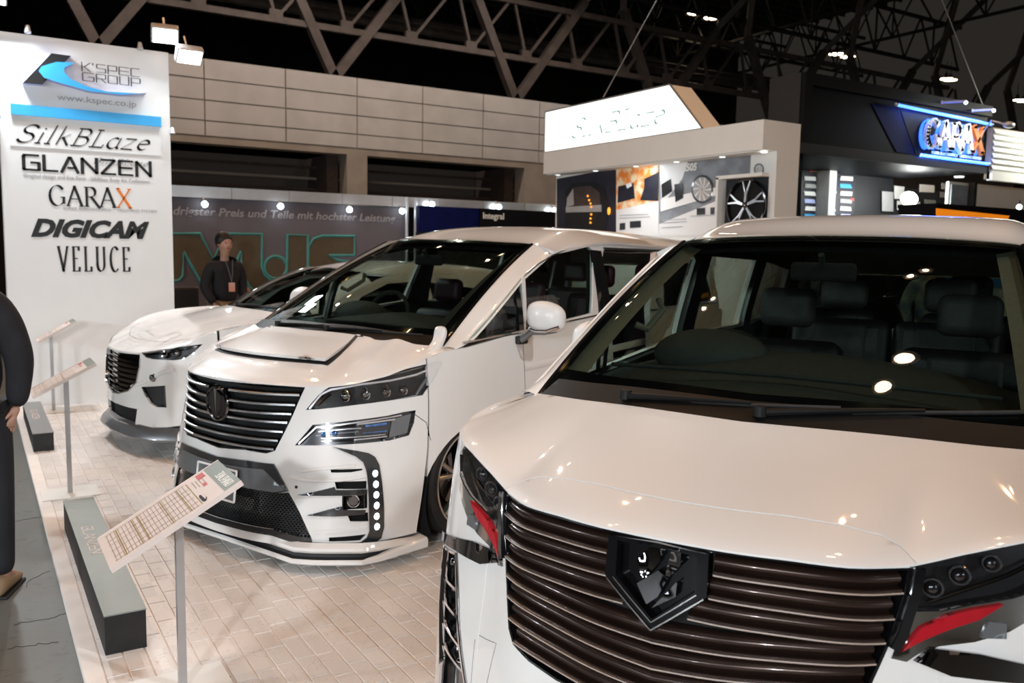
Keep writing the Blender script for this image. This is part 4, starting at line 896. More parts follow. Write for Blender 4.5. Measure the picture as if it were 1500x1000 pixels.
# ---------------------------------------------------------------- low white car at the back (C)
def car_back():
    B = BC; F, T, G, Q = B.F, B.T, B.G, B.Q
    e = empty('car', (POSE['C'][0], POSE['C'][1], 0), POSE['C'][2], label='low white crossover car behind the middle van beside the white brand tower', cat='car')
    pf = lambda pts: F.pix('C', pts)
    gr = [(0, .775), (.30, .785), (.42, .79), (.44, .70), (.40, .57), (.30, .50), (.12, .46), (0, .455)]; GR = gr+[(-a, b) for a, b in gr[1:-1]][::-1]
    hl = pf([(207, 516), (235, 512), (262, 508), (297, 503.5), (285, 515), (270, 525.5), (255, 527.5), (225, 526), (213, 523)])
    fg = pf([(207, 566.5), (242, 564.5), (244, 597), (229, 596), (219, 590), (212, 578)])
    it = [(-.40, .36), (-.36, .22), (.36, .22), (.40, .36)]
    tw = B.t_of_x(-.50); top = [(t, float(B.ztop(B.cy(abs(t))))) for t in np.linspace(-tw, tw, 50)]
    panel('front_bumper', F, [(-tw, .5)]+top+[(tw, .5), (B.t_of_x(-.42), .30), (.75, .25), (0, .17), (-.75, .25), (-B.t_of_x(-.42), .30)], [GR, hl, mir(hl), fg, mir(fg), it], rim=.02, res=(.04, .04), parent=e)
    panel('grille_back', F, GR, off=-.04, rim=-.04, res=(.05, .05), mat='black', parent=e); panel('intake_back', F, it, off=-.05, rim=-.05, mat='void', parent=e)
    for k in range(7):
        z = .745-k*.042; q = clipline(GR, z)
        if q: strip('grille_bar', F, [(q[0]+.01, z), (0, z-.008), (q[1]-.01, z)], .012, off=-.022, h=.012, mat='dchrome', parent=e)
    strip('grille_wing', F, [(a*1.01, b) for a, b in [(.43, .76), (.435, .70), (.40, .57), (.30, .495), (.12, .452), (0, .447)]]+[(-a, b) for a, b in [(.12, .452), (.30, .495), (.40, .57), (.435, .70), (.43, .76)]], .016, off=0, h=.012, mat='chrome', parent=e)
    for m_ in (0, 1):
        f = (lambda p: mir(p)) if m_ else (lambda p: p)
        h = panel('headlight', F, f(hl), off=-.03, rim=-.03, res=(.03, .03), mat='lampdark', parent=e)
        panel('lens_cover', F, f(hl), off=.002, rim=.003, res=(.04, .04), mat='clear', parent=h)
        strip('lamp_blade', F, f(pf([(212, 519), (240, 516), (290, 507)])), .012, off=-.015, h=.005, mat='chrome', parent=h)
        for px, py in ((240, 519), (258, 517)):
            a, b = F.pix('C', [(px, py)])[0]; a = -a if m_ else a; MB().ball(F.P(a, b)-F.N(a, b)*.02, .028, 12, 8).build('projector', 'dchrome', h, True)
        g = panel('fog_intake', F, f(fg), off=-.03, rim=-.03, res=(.04, .04), mat='matte', parent=e)
        strip('fog_blade', F, f(pf([(241, 566), (242, 595)])), .014, off=-.01, h=.01, mat='dchrome', parent=g)
        a, b = F.pix('C', [(224, 553)])[0]; a = -a if m_ else a; n = F.N(a, b); c = F.P(a, b)
        MB().ball(c-n*.01, .035, 14, 8).build('fog_lamp', 'dchrome', e, True)
        strip('bumper_fold', F, f(pf([(193, 566), (212, 560), (240, 545), (256, 542)])), .03, off=-.002, h=.012, mat='paint2', parent=e)
    LP = np.array([(-.42, -.86), (-.25, -.80), (-.08, -.62), (.02, -.4), (.05, 0), (.02, .4), (-.08, .62), (-.25, .80), (-.42, .86)])
    g = np.stack([np.c_[LP[:, 0]+o, LP[:, 1], np.full(9, z)] for o, z in ((-.06, .24), (.0, .20), (.02, .15), (.01, .13), (-.08, .13))], 1)
    MB().grid(g[1:-1]).build('front_lip', 'grey', e, True)
    panel('bonnet', T, [(0, v) for v in np.linspace(-.97, .97, 30)]+[(.3, .985), (.6, .985), (.99, .97), (.993, .5), (.993, 0), (.993, -.5), (.99, -.97), (.6, -.985), (.3, -.985)], rim=.02, res=(.05, .03), parent=e,
        fn=lambda A, V: A+np.stack([0*V[:, 0], 0*V[:, 0], .02*np.exp(-((abs(V[:, 1])-.5)/.07)**2)*sm((V[:, 0]-.1)/.3)*sm((1-V[:, 0])/.2)], 1))
    strip('bonnet_gap', T, [(0.16, v) for v in np.linspace(-.45, .45, 12)], .004, off=-.0005, h=.0008, mat='void', parent=e)
    panel('windscreen', G, [(.02, -1), (.02, 1), (1, 1), (1, -1)], off=.004, rim=0, res=(.08, .08), mat='wind', parent=e)
    panel('windscreen_border', G, [(0, -1), (0, 1), (1, 1), (1, -1)], [[(.10, -.94), (.09, 0), (.10, .94), (.95, .95), (.96, 0), (.95, -.95)]], rim=.004, res=(.06, .06), mat='black', parent=e)
    panel('roof', Q, [(0, -1), (0, 1), (1, 1), (1, -1)], rim=.02, res=(.04, .06), parent=e)
    panel('headliner', Q, [(0, -.95), (0, .95), (1, .95), (1, -.95)], off=-.05, rim=0, res=(.1, .2), mat='trim', parent=e)
    zup = lin([(-3.6, 1.30), (-2.8, 1.42), (-2.3, 1.42), (-2.0, 1.36), (-1.6, 1.20), (-1.35, 1.07), (-1.2, 1.04)])
    for s_ in (-1, 1): pillar(B, e, s_, zup, 'paint', 'trim')
    X = lambda pts, s_: [(s_*B.t_of_x(x), z) for x, z in pts]
    ar = lambda xc: [(xc-.36*math.cos(a), .33+.36*math.sin(a)) for a in np.linspace(-.3, math.pi+.3, 22)]
    for s_ in (-1, 1):
        tp = [(x, float(zup(x))+.01) for x in np.linspace(-1.3, -3.7, 24)]
        w1 = [(-1.55, 1.02), (-2.45, 1.04), (-2.45, 1.35), (-2.1, 1.33), (-1.8, 1.22)]; w2 = [(-2.55, 1.04), (-3.3, 1.08), (-3.2, 1.26), (-2.55, 1.34)]
        out = [(-.52, .5)]+[(x, float(B.ztop(B.cy(B.t_of_x(x))))) for x in (-.52, -.7, -.9, -1.1, -1.28)]+tp+[(-4.0, 1.0), (-4.05, .5), (-4.0, .3)]+ar(-3.35)+[(-2.9, .2), (-1.25, .2)]+[p for p in ar(-.86) if p[0] < -.53 or p[1] > .5]
        panel('body_side', F, X(out, s_), [X(w1, s_), X(w2, s_)], rim=.02, res=(.08, .08), parent=e)
        for w in (w1, w2): panel('door_glass', F, X(w, s_), off=-.008, rim=0, res=(.2, .2), mat='dark_tint', parent=e)
        for xc in (-.86, -3.35):
            g = np.array([(xc-.36*math.cos(a), s_*yy, .33+.36*math.sin(a)) for yy in (.87, .6) for a in np.linspace(-.5, math.pi+.5, 18)]).reshape(2, 18, 3); mb = MB().grid(g)
            mb.raw([(xc-.38, s_*.60, .1), (xc+.38, s_*.60, .1), (xc+.38, s_*.60, .75), (xc-.38, s_*.60, .75)], [(0, 1, 2, 3)]); mb.build('wheel_housing', 'void', e)
            wheel(e, (xc, s_*.86, .33), r=.33, rr=.23, side=s_)
        m = empty('door_mirror', (-1.55, s_*.88, 1.05)); m.parent = e
        loft('mirror_housing', [[np.array([rx*math.cos(a), s_*y, .05+rz*math.sin(a)]) for a in np.linspace(0, 2*math.pi, 12, endpoint=False)] for y, rx, rz in ((.0, .03, .03), (.05, .06, .07), (.14, .06, .07), (.19, .03, .04))], 'paint2', m)
        MB().bar((0, -s_*.04, 0), (0, s_*.06, .0), .02).build('mirror_foot', 'matte', m)
    MB().box((-4.15, -.75, .3), (-3.95, .75, 1.05)).build('tailgate', 'paint2', e, bevel=.05)
    MB().box((-4.0, -.6, .2), (-.4, .6, .3)).build('floor_pan', 'void', e); MB().box((-1.3, -.6, .3), (-1.25, .6, 1.0)).build('bulkhead', 'void', e)
    def D(U, V):
        v = (V*2-1)*.93; p = G.P(.05+0*U, v); return np.stack([p[..., 0]-.02-U*.6, p[..., 1], p[..., 2]-.05-.06*U+.03*np.sin(np.pi*U)], -1)
    MB().grid(quadgrid(D, 8, 12)).build('dashboard', 'dash', e, True)
    for (x, y) in ((-2.2, -.36), (-2.2, .36), (-3.0, -.36), (-3.0, .36)): seat(e, x, y, 'seat', 'seat', .5)
    wiper(e, B, (.03, -.2), (.08, .7), 'C')
    return e
# ================================================================ lettering made of pen strokes
def arc(cx, cy, rx, ry, a0, a1, n=12): return [(cx+rx*math.cos(math.radians(a0+(a1-a0)*i/n)), cy+ry*math.sin(math.radians(a0+(a1-a0)*i/n))) for i in range(n+1)]
SER = {
 'G': (1.0, [arc(.52, .5, .46, .52, 42, 318, 18), [(.93, .12), (.93, .42)], [(.75, .42), (1.02, .42)]]),
 'A': (1.0, [[(.06, 0), (.5, 1)], [(.5, 1.02), (.96, 0)], [(.22, .36), (.74, .36)], [(-.03, 0), (.18, 0)], [(.80, 0), (1.08, 0)]]),
 'R': (.9, [[(.16, 0), (.16, 1)], [(.16, 1), (.45, 1)]+arc(.45, .75, .27, .25, 90, -90, 8)+[(.16, .5)], [(.45, .5), (.98, -.06)], [(.02, 0), (.30, 0)], [(.02, 1), (.16, 1)]]),
 'X': (.95, [[(.06, 1), (.90, 0)], [(.06, 0), (.88, 1)], [(-.03, 0), (.20, 0)], [(.76, 0), (1.0, 0)], [(-.03, 1), (.22, 1)], [(.74, 1), (.98, 1)]]),
 'V': (.8, [[(.04, 1), (.42, 0)], [(.40, 0), (.78, 1)], [(-.06, 1), (.16, 1)], [(.68, 1), (.88, 1)]]),
 'E': (.62, [[(.12, 0), (.12, 1)], [(.0, 0), (.58, 0)], [(.0, 1), (.56, 1)], [(.12, .52), (.46, .52)], [(.58, 0), (.60, .16)], [(.56, 1), (.57, .86)]]),
 'L': (.62, [[(.14, 0), (.14, 1)], [(.0, 0), (.60, 0)], [(.02, 1), (.28, 1)], [(.60, 0), (.62, .18)]]),
 'U': (.85, [[(.14, 1), (.14, .3)]+arc(.44, .28, .30, .28, 180, 360, 10)+[(.74, 1)], [(.02, 1), (.27, 1)], [(.64, 1), (.85, 1)]]),
 'C': (.75, [arc(.46, .5, .38, .52, 50, 310, 18)]),
 'S': (.8, [arc(.46, .76, .30, .24, 30, 250, 10)+arc(.40, .26, .34, .27, 80, -150, 12)]),
 'i': (.32, [[(.14, 0), (.14, .62)], [(.12, .84), (.18, .84)], [(.02, 0), (.26, 0)]]),
 'l': (.32, [[(.14, 0), (.14, 1.08)], [(.02, 0), (.26, 0)]]),
 'k': (.66, [[(.12, 0), (.12, 1.08)], [(.12, .28), (.52, .64)], [(.26, .42), (.62, 0)]]),
 'B': (.78, [[(.14, 0), (.14, 1)], [(.02, 1), (.40, 1)]+arc(.40, .77, .24, .23, 90, -90, 8)+[(.14, .54)], [(.14, .54), (.42, .54)]+arc(.42, .27, .28, .27, 90, -90, 8)+[(.02, 0)]]),
 'a': (.66, [arc(.32, .30, .26, .32, 60, 330, 12), [(.56, .62), (.56, .08), (.64, 0)]]),
 'z': (.62, [[(.06, .62), (.56, .62)], [(.56, .62), (.04, 0)], [(.04, 0), (.58, 0)]]),
 'e': (.60, [[(.08, .34), (.54, .40)]+arc(.31, .32, .25, .30, 20, 320, 14)]),
}
SQ = {
 'G': (1.3, [[(1.2, .95), (.12, .95), (.05, .85), (.05, .1), (.1, .05), (1.2, .05), (1.2, .5), (.6, .5)]]),
 'L': (1.15, [[(.05, 1), (.05, .05), (1.1, .05)]]),
 'A': (1.35, [[(0, 0), (.62, .95), (.72, .95), (1.3, 0)], [(.5, .3), (1.1, .3)]]),
 'N': (1.3, [[(.05, 0), (.05, .95), (1.2, .05), (1.2, 1)]]),
 'Z': (1.25, [[(.02, .95), (1.15, .95), (.05, .05), (1.2, .05)]]),
 'E': (1.2, [[(1.15, .95), (.05, .95), (.05, .05), (1.15, .05)], [(.05, .5), (1.1, .5)]]),
 'K': (1.0, [[(.05, 0), (.05, 1)], [(.05, .5), (.3, .5), (.95, 1)], [(.3, .5), (.95, 0)]]),
 "'": (.35, [[(.1, 1), (.1, .8)]]),
 'S': (1.1, [[(1.0, .95), (.1, .95), (.05, .9), (.05, .55), (.1, .5), (.95, .5), (1, .45), (1, .1), (.95, .05), (.02, .05)]]),
 'P': (1.1, [[(.05, 0), (.05, .95), (.95, .95), (1, .9), (1, .45), (.95, .4), (.05, .4)]]),
 'C': (1.1, [[(1, .95), (.1, .95), (.05, .9), (.05, .1), (.1, .05), (1, .05)]]),
 'R': (1.1, [[(.05, 0), (.05, .95), (.95, .95), (1, .9), (1, .5), (.95, .45), (.05, .45)], [(.55, .45), (1.0, 0)]]),
 'O': (1.1, [[(.1, .05), (.05, .1), (.05, .9), (.1, .95), (.95, .95), (1, .9), (1, .1), (.95, .05), (.1, .05)]]),
 'U': (1.1, [[(.05, 1), (.05, .1), (.1, .05), (.95, .05), (1, .1), (1, 1)]]),
}
def strokes(name, txt, font, o, xd, yd, W, H, mat, parent, thick=.13, thin=.035, nib=25, shear=0, depth=.004, gap=.12, mats=None):
    """letters drawn with a broad pen between o and o+xd*W; H tall"""
    o, xd, yd = (np.array(v, float) for v in (o, xd, yd)); nrm = np.cross(xd, yd); tot = sum(font[c][0]+gap for c in txt)-gap; sx = W/tot; x = 0; objs = []
    for ci, c in enumerate(txt):
        w, ls = font[c]; mb = MB()
        for l in ls:
            P = [np.array([(x+a+shear*b*(H/sx))*sx if False else (x+a)*sx+shear*b*H, b*H]) for a, b in l]
            for p, q in zip(P[:-1], P[1:]):
                d = q-p; L = np.linalg.norm(d)
                if L < 1e-6: continue
                d /= L; th = math.degrees(math.atan2(d[1], d[0])); k = abs(math.sin(math.radians(th-nib)))**1.6; hw = H*(thin+(thick-thin)*k)/2
                n = np.array([-d[1], d[0]]); e = d*hw*.45
                pts = [p-n*hw-e, q-n*hw+e, q+n*hw+e, p+n*hw-e]; mb.prism([o+xd*a[0]+yd*a[1] for a in pts], nrm*depth)
        m = mats[ci] if mats else mat; objs.append(mb.build(name, m, parent)); x += w+gap
    return objs
# ---------------------------------------------------------------- more materials
def floor_mat(name, a, b, rough, k=.10, grit=60, speck=.5):
    m, nt, bs, out = nodes(name); N = nt.nodes; L = nt.links; g = N.new('ShaderNodeNewGeometry')
    sn = N.new('ShaderNodeVectorMath'); sn.operation = 'SNAP'; sn.inputs[1].default_value = (.085, .19, 1); L.new(g.outputs['Position'], sn.inputs[0])
    wn = N.new('ShaderNodeTexWhiteNoise'); L.new(sn.outputs[0], wn.inputs['Vector'])
    nz = N.new('ShaderNodeTexNoise'); nz.inputs['Scale'].default_value = grit; nz.inputs['Detail'].default_value = 6; L.new(g.outputs['Position'], nz.inputs['Vector'])
    n2 = N.new('ShaderNodeTexNoise'); n2.inputs['Scale'].default_value = 6; n2.inputs['Detail'].default_value = 3; L.new(g.outputs['Position'], n2.inputs['Vector'])
    rp = N.new('ShaderNodeValToRGB'); rp.color_ramp.elements[0].position = .30; rp.color_ramp.elements[1].position = .46; rp.color_ramp.elements[0].color = (.45, .45, .45, 1); L.new(nz.outputs['Fac'], rp.inputs['Fac'])
    mx = N.new('ShaderNodeMix'); mx.data_type = 'RGBA'; mx.inputs['A'].default_value = (*a, 1); mx.inputs['B'].default_value = (*b, 1); L.new(wn.outputs['Value'], mx.inputs['Factor'])
    m2 = N.new('ShaderNodeMix'); m2.data_type = 'RGBA'; m2.blend_type = 'MULTIPLY'; L.new(mx.outputs['Result'], m2.inputs['A']); L.new(rp.outputs['Color'], m2.inputs['B'])
    r2 = N.new('ShaderNodeValToRGB'); r2.color_ramp.elements[0].position = .42; r2.color_ramp.elements[1].position = .62; r2.color_ramp.elements[0].color = (0, 0, 0, 1); r2.color_ramp.elements[1].color = (speck, speck, speck, 1); L.new(n2.outputs['Fac'], r2.inputs['Fac']); L.new(r2.outputs['Color'], m2.inputs['Factor'])
    L.new(m2.outputs['Result'], bs.inputs['Base Color']); bs.inputs['Roughness'].default_value = rough
    bp = N.new('ShaderNodeBump'); bp.inputs['Strength'].default_value = .25; bp.inputs['Distance'].default_value = .002; L.new(nz.outputs['Fac'], bp.inputs['Height']); L.new(bp.outputs['Normal'], bs.inputs['Normal']); return m
MT['brick'] = floor_mat('pale_floor_brick', (.80, .765, .73), (.70, .665, .635), .42)
MT['joint'] = pm('pale_joint', (.86, .82, .78), .6, var=.06)
MT['conc'] = floor_mat('aisle_concrete', (.115, .122, .110), (.108, .115, .104), .55, grit=25, speck=.75)
MT['towerw'] = pm('tower_white_board', (.84, .84, .83), .45, var=.02, scale=2)
MT['ink'] = pm('black_ink', (.01, .01, .01), .5, var=.1); MT['greyink'] = pm('grey_ink', (.42, .42, .42), .6, var=.1); MT['orange'] = pm('orange_ink', (.85, .22, .02), .5, var=.05)
MT['sky'] = pm('sky_blue_band', (.05, .42, .85), .4, var=.04); MT['lav'] = pm('lavender_edge', (.45, .50, .85), .5, var=.05)
MT['boothw'] = pm('booth_white_laminate', (.83, .83, .79), .5, var=.03, scale=2)
MT['wallp'] = pm('precast_wall_panel', (.56, .53, .50), .8, var=.10, scale=1.2, bump=.2, bscale=12)
MT['wallb'] = pm('precast_beam', (.36, .31, .26), .85, var=.15, scale=1.5)
MT['darkh'] = pm('dark_recess', (.012, .011, .010), .9, var=.2)
MT['brownr'] = pm('brown_recess_side', (.07, .05, .045), .85, var=.2)
MT['steel'] = pm('brown_painted_steel', (.115, .092, .080), .55, .2, var=.25, scale=3)
MT['steel2'] = pm('dark_painted_steel', (.045, .038, .034), .6, .2, var=.25, scale=3)
MT['deck'] = pm('roof_deck', (.020, .019, .017), .85, var=.4, scale=.6)
MT['farw'] = pm('far_wall_brown', (.010, .008, .007), .9, var=.5, scale=.4)
MT['alu'] = pm('aluminium', (.55, .55, .56), .35, .7, var=.06)
MT['dbooth'] = pm('booth_charcoal', (.0055, .006, .008), .55, var=.15, spec=.12); MT['halo'] = emi('blue_halo', (.05, .22, 1), 1.3)
MT['gboothl'] = pm('booth_charcoal_light', (.016, .018, .021), .6, var=.1)
MT['navy'] = pm('deep_blue_field', (.002, .006, .070), .6, var=.2, spec=.1)
MT['mjs'] = pm('slate_banner', (.135, .122, .140), .7, var=.12, scale=1.5); MT['mjsband'] = pm('slate_banner_band', (.085, .075, .09), .7, var=.1)
MT['olive'] = pm('olive_brown_print', (.10, .075, .040), .7, var=.12); MT['teal'] = pm('teal_outline', (.08, .34, .33), .6, var=.1); MT['gtext'] = pm('grey_banner_text', (.33, .31, .33), .6, var=.1)
MT['tube'] = emi('blue_tube', (.06, .22, 1), 3.2, (.10, .30, 1)); MT['flood'] = emi('flood_face', (1, 1, .97), 40); MT['lampw'] = emi('warm_lamp_face', (1, .78, .52), 22)
MT['spotw'] = emi('small_spot_face', (.85, .95, 1), 16); MT['boxw'] = emi('backlit_white_panel', (.97, 1, .98), 1.5); MT['dl'] = emi('downlight_face', (.9, .95, .95), 1.3)
MT['topgreen'] = pm('grey_green_box_top', (.25, .29, .265), .5, var=.05, scale=6)
MT['paper'] = pm('sign_paper', (.72, .62, .57), .55, var=.03); MT['band'] = pm('sign_green_band', (.20, .23, .19), .5, var=.06); MT['gold'] = pm('ochre_rule', (.32, .22, .02), .5, var=.1); MT['rule'] = pm('brown_rule', (.36, .28, .22), .6, var=.1); MT['redp'] = pm('red_print', (.55, .06, .05), .5, var=.1)
MT['skin'] = pm('skin', (.50, .28, .20), .5, var=.1, scale=20); MT['hair'] = pm('black_hair', (.008, .007, .007), .5, var=.3); MT['jacket'] = pm('black_jacket_cloth', (.010, .010, .014), .85, var=.3, scale=12, bump=.3, bscale=40); MT['trouser'] = pm('dark_trousers', (.012, .013, .018), .8, var=.3)
MT['khaki'] = pm('khaki_trousers', (.30, .24, .17), .8, var=.1); MT['tan'] = pm('tan_suede', (.32, .22, .13), .7, var=.2); MT['camel'] = pm('orange_camel_cloth', (.45, .16, .03), .7, var=.2)
MT['lanyard'] = pm('lanyard_grey', (.10, .10, .10), .6); MT['badge'] = pm('orange_pink_badge', (.75, .35, .25), .5, col2=(.7, .5, .5))
MT['plaid'] = pm('plaid_shirt_blue', (.10, .16, .30), .8, col2=(.35, .42, .38), scale=9); MT['bluew'] = pm('blue_counter', (.02, .16, .42), .5, var=.05)
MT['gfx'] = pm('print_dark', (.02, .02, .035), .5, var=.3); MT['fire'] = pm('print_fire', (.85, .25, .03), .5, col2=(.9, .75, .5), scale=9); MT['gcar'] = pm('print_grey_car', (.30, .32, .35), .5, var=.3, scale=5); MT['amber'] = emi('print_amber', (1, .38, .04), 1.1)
def wbox(name, a, b, mat, parent=None, bevel=0, **kw):
    o = MB().box(np.minimum(a, b), np.maximum(a, b)).build(name, mat, parent, bevel=bevel); tag(o, **kw); return o
# ================================================================ setting: floors, bricks
S = dict(kind='structure')
PX0, PX1, PY0, PY1 = .31, 9.0, -2.2, 9.9
wbox('floor', (-14, -8, -.12), (45, 30, -.03), 'conc', **S)
pf_ = wbox('floor_platform', (PX0, PY0, -.03), (PX1, PY1, -.0045), 'joint', **S)
wbox('trim_1', (PX0-.012, PY0, -.03), (PX0+.055, PY1, .001), MT['joint'], **S)
rb = random.Random(5); bricks = []
BW, BL = .0835, .19
nx = int((PX1-PX0-.06)/BW)
for i in range(nx):
    x0 = PX0+.058+i*BW; y = PY0+rb.random()*BL
    while y < PY1-.2:
        L_ = BL*(.82+.36*rb.random()); bricks.append((x0, y, L_, .0008+rb.random()*.0016)); y += L_
def vis(b):
    p = np.array([b[0]+BW/2, b[1]+b[2]/2, 0])-EYE; z = p@CF
    if z < .3: return None
    x, y = 750+CAM_F*(p@CR)/z, 500-CAM_F*(p@CU)/z
    return (x, y) if -30 < x < 660 and 560 < y < 1030 else None
near = []; rest = MB(); jt = .0032
for b in bricks:
    q = vis(b); inM = to_car('M', (b[0], b[1], 0)); inR = to_car('R', (b[0], b[1], 0))
    if q and b[1] > 2.2 and not (inM[0] < -.1 and abs(inM[1]) < .85) and not (inR[0] < -.05 and abs(inR[1]) < .9): near.append((-q[1], b))
near.sort(key=lambda t: t[0]); chosen = {id(b) for _, b in near[:300]}
def brickmesh(mb, b, local=False):
    x, y, l, h = b; g = jt; c = .0016; x0, x1, y0, y1 = x+g, x+BW-g, y+g, y+l-g; zt = h-.0005
    mb.raw([(x0, y0, -.0044), (x1, y0, -.0044), (x1, y1, -.0044), (x0, y1, -.0044), (x0+c, y0+c, zt), (x1-c, y0+c, zt), (x1-c, y1-c, zt), (x0+c, y1-c, zt)],
           [(4, 5, 6, 7), (0, 1, 5, 4), (1, 2, 6, 5), (2, 3, 7, 6), (3, 0, 4, 7)])
protos = []
for k in range(8):
    mb = MB(); brickmesh(mb, (-BW/2, -BL*(.84+.045*k)/2, BL*(.84+.045*k), .0009+.0002*(k % 5))); protos.append(mb)
meshes = None
for b in bricks:
    if id(b) in chosen:
        k = min(7, max(0, int((b[2]/BL-.82)/.045))); pr_ = protos[k]
        if meshes is None: meshes = {}
        if k not in meshes: o = add('brick', pr_.v, pr_.f, 'brick', pf_, False); meshes[k] = o.data
        else: o = bpy.data.objects.new('brick', meshes[k]); COL.objects.link(o); o.parent = pf_
        o.location = (b[0]+BW/2, b[1]+b[2]/2, 0); o.scale = (1, b[2]/(BL*(.84+.045*k)), 1)
    else: brickmesh(rest, b)
o = add('brick_field', rest.v, rest.f, 'brick', pf_, False); tag(o, kind='stuff')
# cracks in the aisle concrete
for px in ([(14, 766), (50, 758), (66, 757)], [(38, 860), (42, 850), (58, 842), (72, 836)], [(20, 914), (60, 908), (105, 897)], [(10, 950), (50, 944), (86, 940)]):
    P = [at_z(x, y, -.0295) for x, y in dens(px, 6, closed=False)]; P = [p+np.array([rb.uniform(-.004, .004), rb.uniform(-.012, .012), 0]) for p in P]
    MB().tube(P, .0016, 5).build('floor_crack', 'matte', bpy.data.objects['floor'])
# ================================================================ hall: back wall, roof, trusses
YW = 24.0
wl = empty('wall_back', (0, YW, 0), kind='structure')
def wp(name, x0, x1, z0, z1, y0, y1, mat, par=wl): return wbox(name, (x0, y0-YW, z0), (x1, y1-YW, z1), mat, par)
seams = [3.27-2.1+.0, 3.27, 5.38, 7.55, 9.645, 11.75, 13.86, 16.0, 18.1, 20.2, 22.3, 24.4, 26.5]; rows = [6.5, 5.965, 5.42, 4.89, 4.49]
for i in range(len(seams)-1):
    for j in range(4):
        g = .018; wp('panel', seams[i]+g, seams[i+1]-g, rows[j+1]+g, rows[j]-g, YW-rb.random()*.01, YW+.2, 'wallp')
wp('beam', -16, 45, 4.30, 4.46, YW+.0, YW+.5, 'wallb'); wp('wall_core', -16, 45, 4.46, 6.48, YW+.04, YW+.5, 'wallb')
wp('pilaster', 9.33, 9.96, -.03, 4.3, YW, YW+.6, 'wallb'); wp('pilaster', 15.45, 17.1, -.03, 4.3, YW, YW+.6, 'wallb'); wp('pilaster', 23, 24.6, -.03, 4.3, YW, YW+.6, 'wallb')
wp('recess_back', -16, 45, -.03, 4.3, YW+2.4, YW+2.5, 'darkh')
for x0 in (8.9, 15.0): wp('recess_side', x0, x0+.35, -.03, 4.3, YW+.5, YW+2.4, 'brownr')
for k, z in enumerate((3.95, 3.62, 3.30)): wp('louvre', -4, 45, z, z+.07, YW+1.4, YW+1.5, 'brownr' if k != 1 else 'wallb')
tag(wl, kind='structure')
wbox('ceiling', (-16, -14, 17.0), (48, 46, 17.2), 'deck', **S)
wbox('wall_far', (-16, 46, -.03), (48, 46.3, 17.1), MT['farw'], **S); wbox('wall_left', (-16.3, -14, -.03), (-16, 46, 17.1), 'deck', **S)
# deck ribs
mb = MB()
for k in range(60): mb.box((-16, -14+k*1.0, 16.8), (48, -13.9+k*1.0, 17.0))
o = mb.build('ceiling_ribs', 'steel2', bpy.data.objects['ceiling']); tag(o, kind='stuff')
YT = 26.0
tr = empty('trim_2', (0, YT, 0), kind='structure'); m0 = np.array([0, YT, 0])
def mem(name, p, q, r, mat='steel', par=tr, base=m0, sq=True): return MB().bar(np.array(p)-base, np.array(q)-base, r, n=8, sq=sq).build(name, mat, par)
mem('truss_chord', (-10, YT, 8.28), (42, YT, 8.22), .13); mem('truss_chord', (-10, YT, 10.15), (42, YT, 10.1), .13)
cx0 = .119*26
for k in range(-2, 8):
    x = cx0+6.6*k; mem('column', (x, YT, -.03), (x, YT, 6.85), .28, 'steel2')
    mem('strut', (x, YT, 6.8), (x-1.9, YT, 10.6), .20); mem('strut', (x, YT, 6.8), (x+2.9, YT, 10.6), .20)
    mem('strut', (x-1.9, YT, 10.6), (x-3.6, YT-2, 14), .17, 'steel'); mem('strut', (x+2.9, YT, 10.6), (x+5.4, YT-2, 14), .17, 'steel')
for k in range(-3, 20):
    x = 1.3+2.2*k
    mem('truss_diagonal', (x, YT, 8.28), (x+1.5, YT, 10.1), .065); mem('truss_diagonal', (x, YT, 8.28), (x-.5, YT, 10.1), .065)
    MB().box((x-.2, YT-.08-YT, 8.22), (x+.2, YT+.08-YT, 8.55)).build('gusset', 'steel', tr)
# second, darker layer of space frame as real bars
fr = MB()
def warren(p0, p1, h, n, r, r2):
    p0, p1 = np.array(p0, float), np.array(p1, float); up = np.array([0, 0, h]); fr.bar(p0, p1, r, n=5); fr.bar(p0+up, p1+up, r, n=5)
    for i in range(n):
        a = p0+(p1-p0)*i/n; b = p0+(p1-p0)*(i+1)/n; m = (a+b)/2+up; fr.bar(a, m, r2, n=4); fr.bar(m, b, r2, n=4)
        if i % 2: fr.bar(a, a+up, r2, n=4)
for y, z in ((30, 7.6), (36, 9.5), (42, 10.5)): warren((-12, y, z), (46, y+.1, z), 1.8, 26, .10, .06)
for y in (20, 14, 8, 2): warren((-12, y, 13.0+.1*(y-14)), (46, y, 13.0+.1*(y-14)), 2.2, 24, .11, .065)
for x in range(-8, 46, 6): warren((x, -10, 12.8), (x+2, 44, 12.8), 2.0, 22, .09, .055)
for k in range(9): fr.bar((-10+6.2*k, 26, 10.6), (-16+6.2*k+9, 44, 12.5), .10, n=5); fr.bar((4+6.2*k, 26, 10.6), (-2+6.2*k, 44, 12.5), .09, n=5)
o = fr.build('truss_lattice', 'steel2', tr); tag(o, kind='stuff')
for y, z, r in ((28, 9.2, .16), (29.5, 9.8, .22), (31, 9.6, .13)): mem('duct', (6, y, z), (44, y, z-.1), r, 'steel', sq=False)
# hanging wires
tag(MB().bar(at_x(884, 142, 7.9), at_x(962, 0, 7.9)+(at_x(962, 0, 7.9)-at_x(884, 142, 7.9))*2.2, .008, n=6).build('suspension_wire', 'alu'), 'thin steel wire rising from the white lit sign to the roof', 'wire')
tag(MB().bar(at_y(1442, 160, 7.7), at_y(1380, 0, 7.7)+(at_y(1380, 0, 7.7)-at_y(1442, 160, 7.7))*2.2, .008, n=6).build('suspension_wire', 'alu'), 'thin steel wire rising from the dark booth corner to the roof', 'wire')
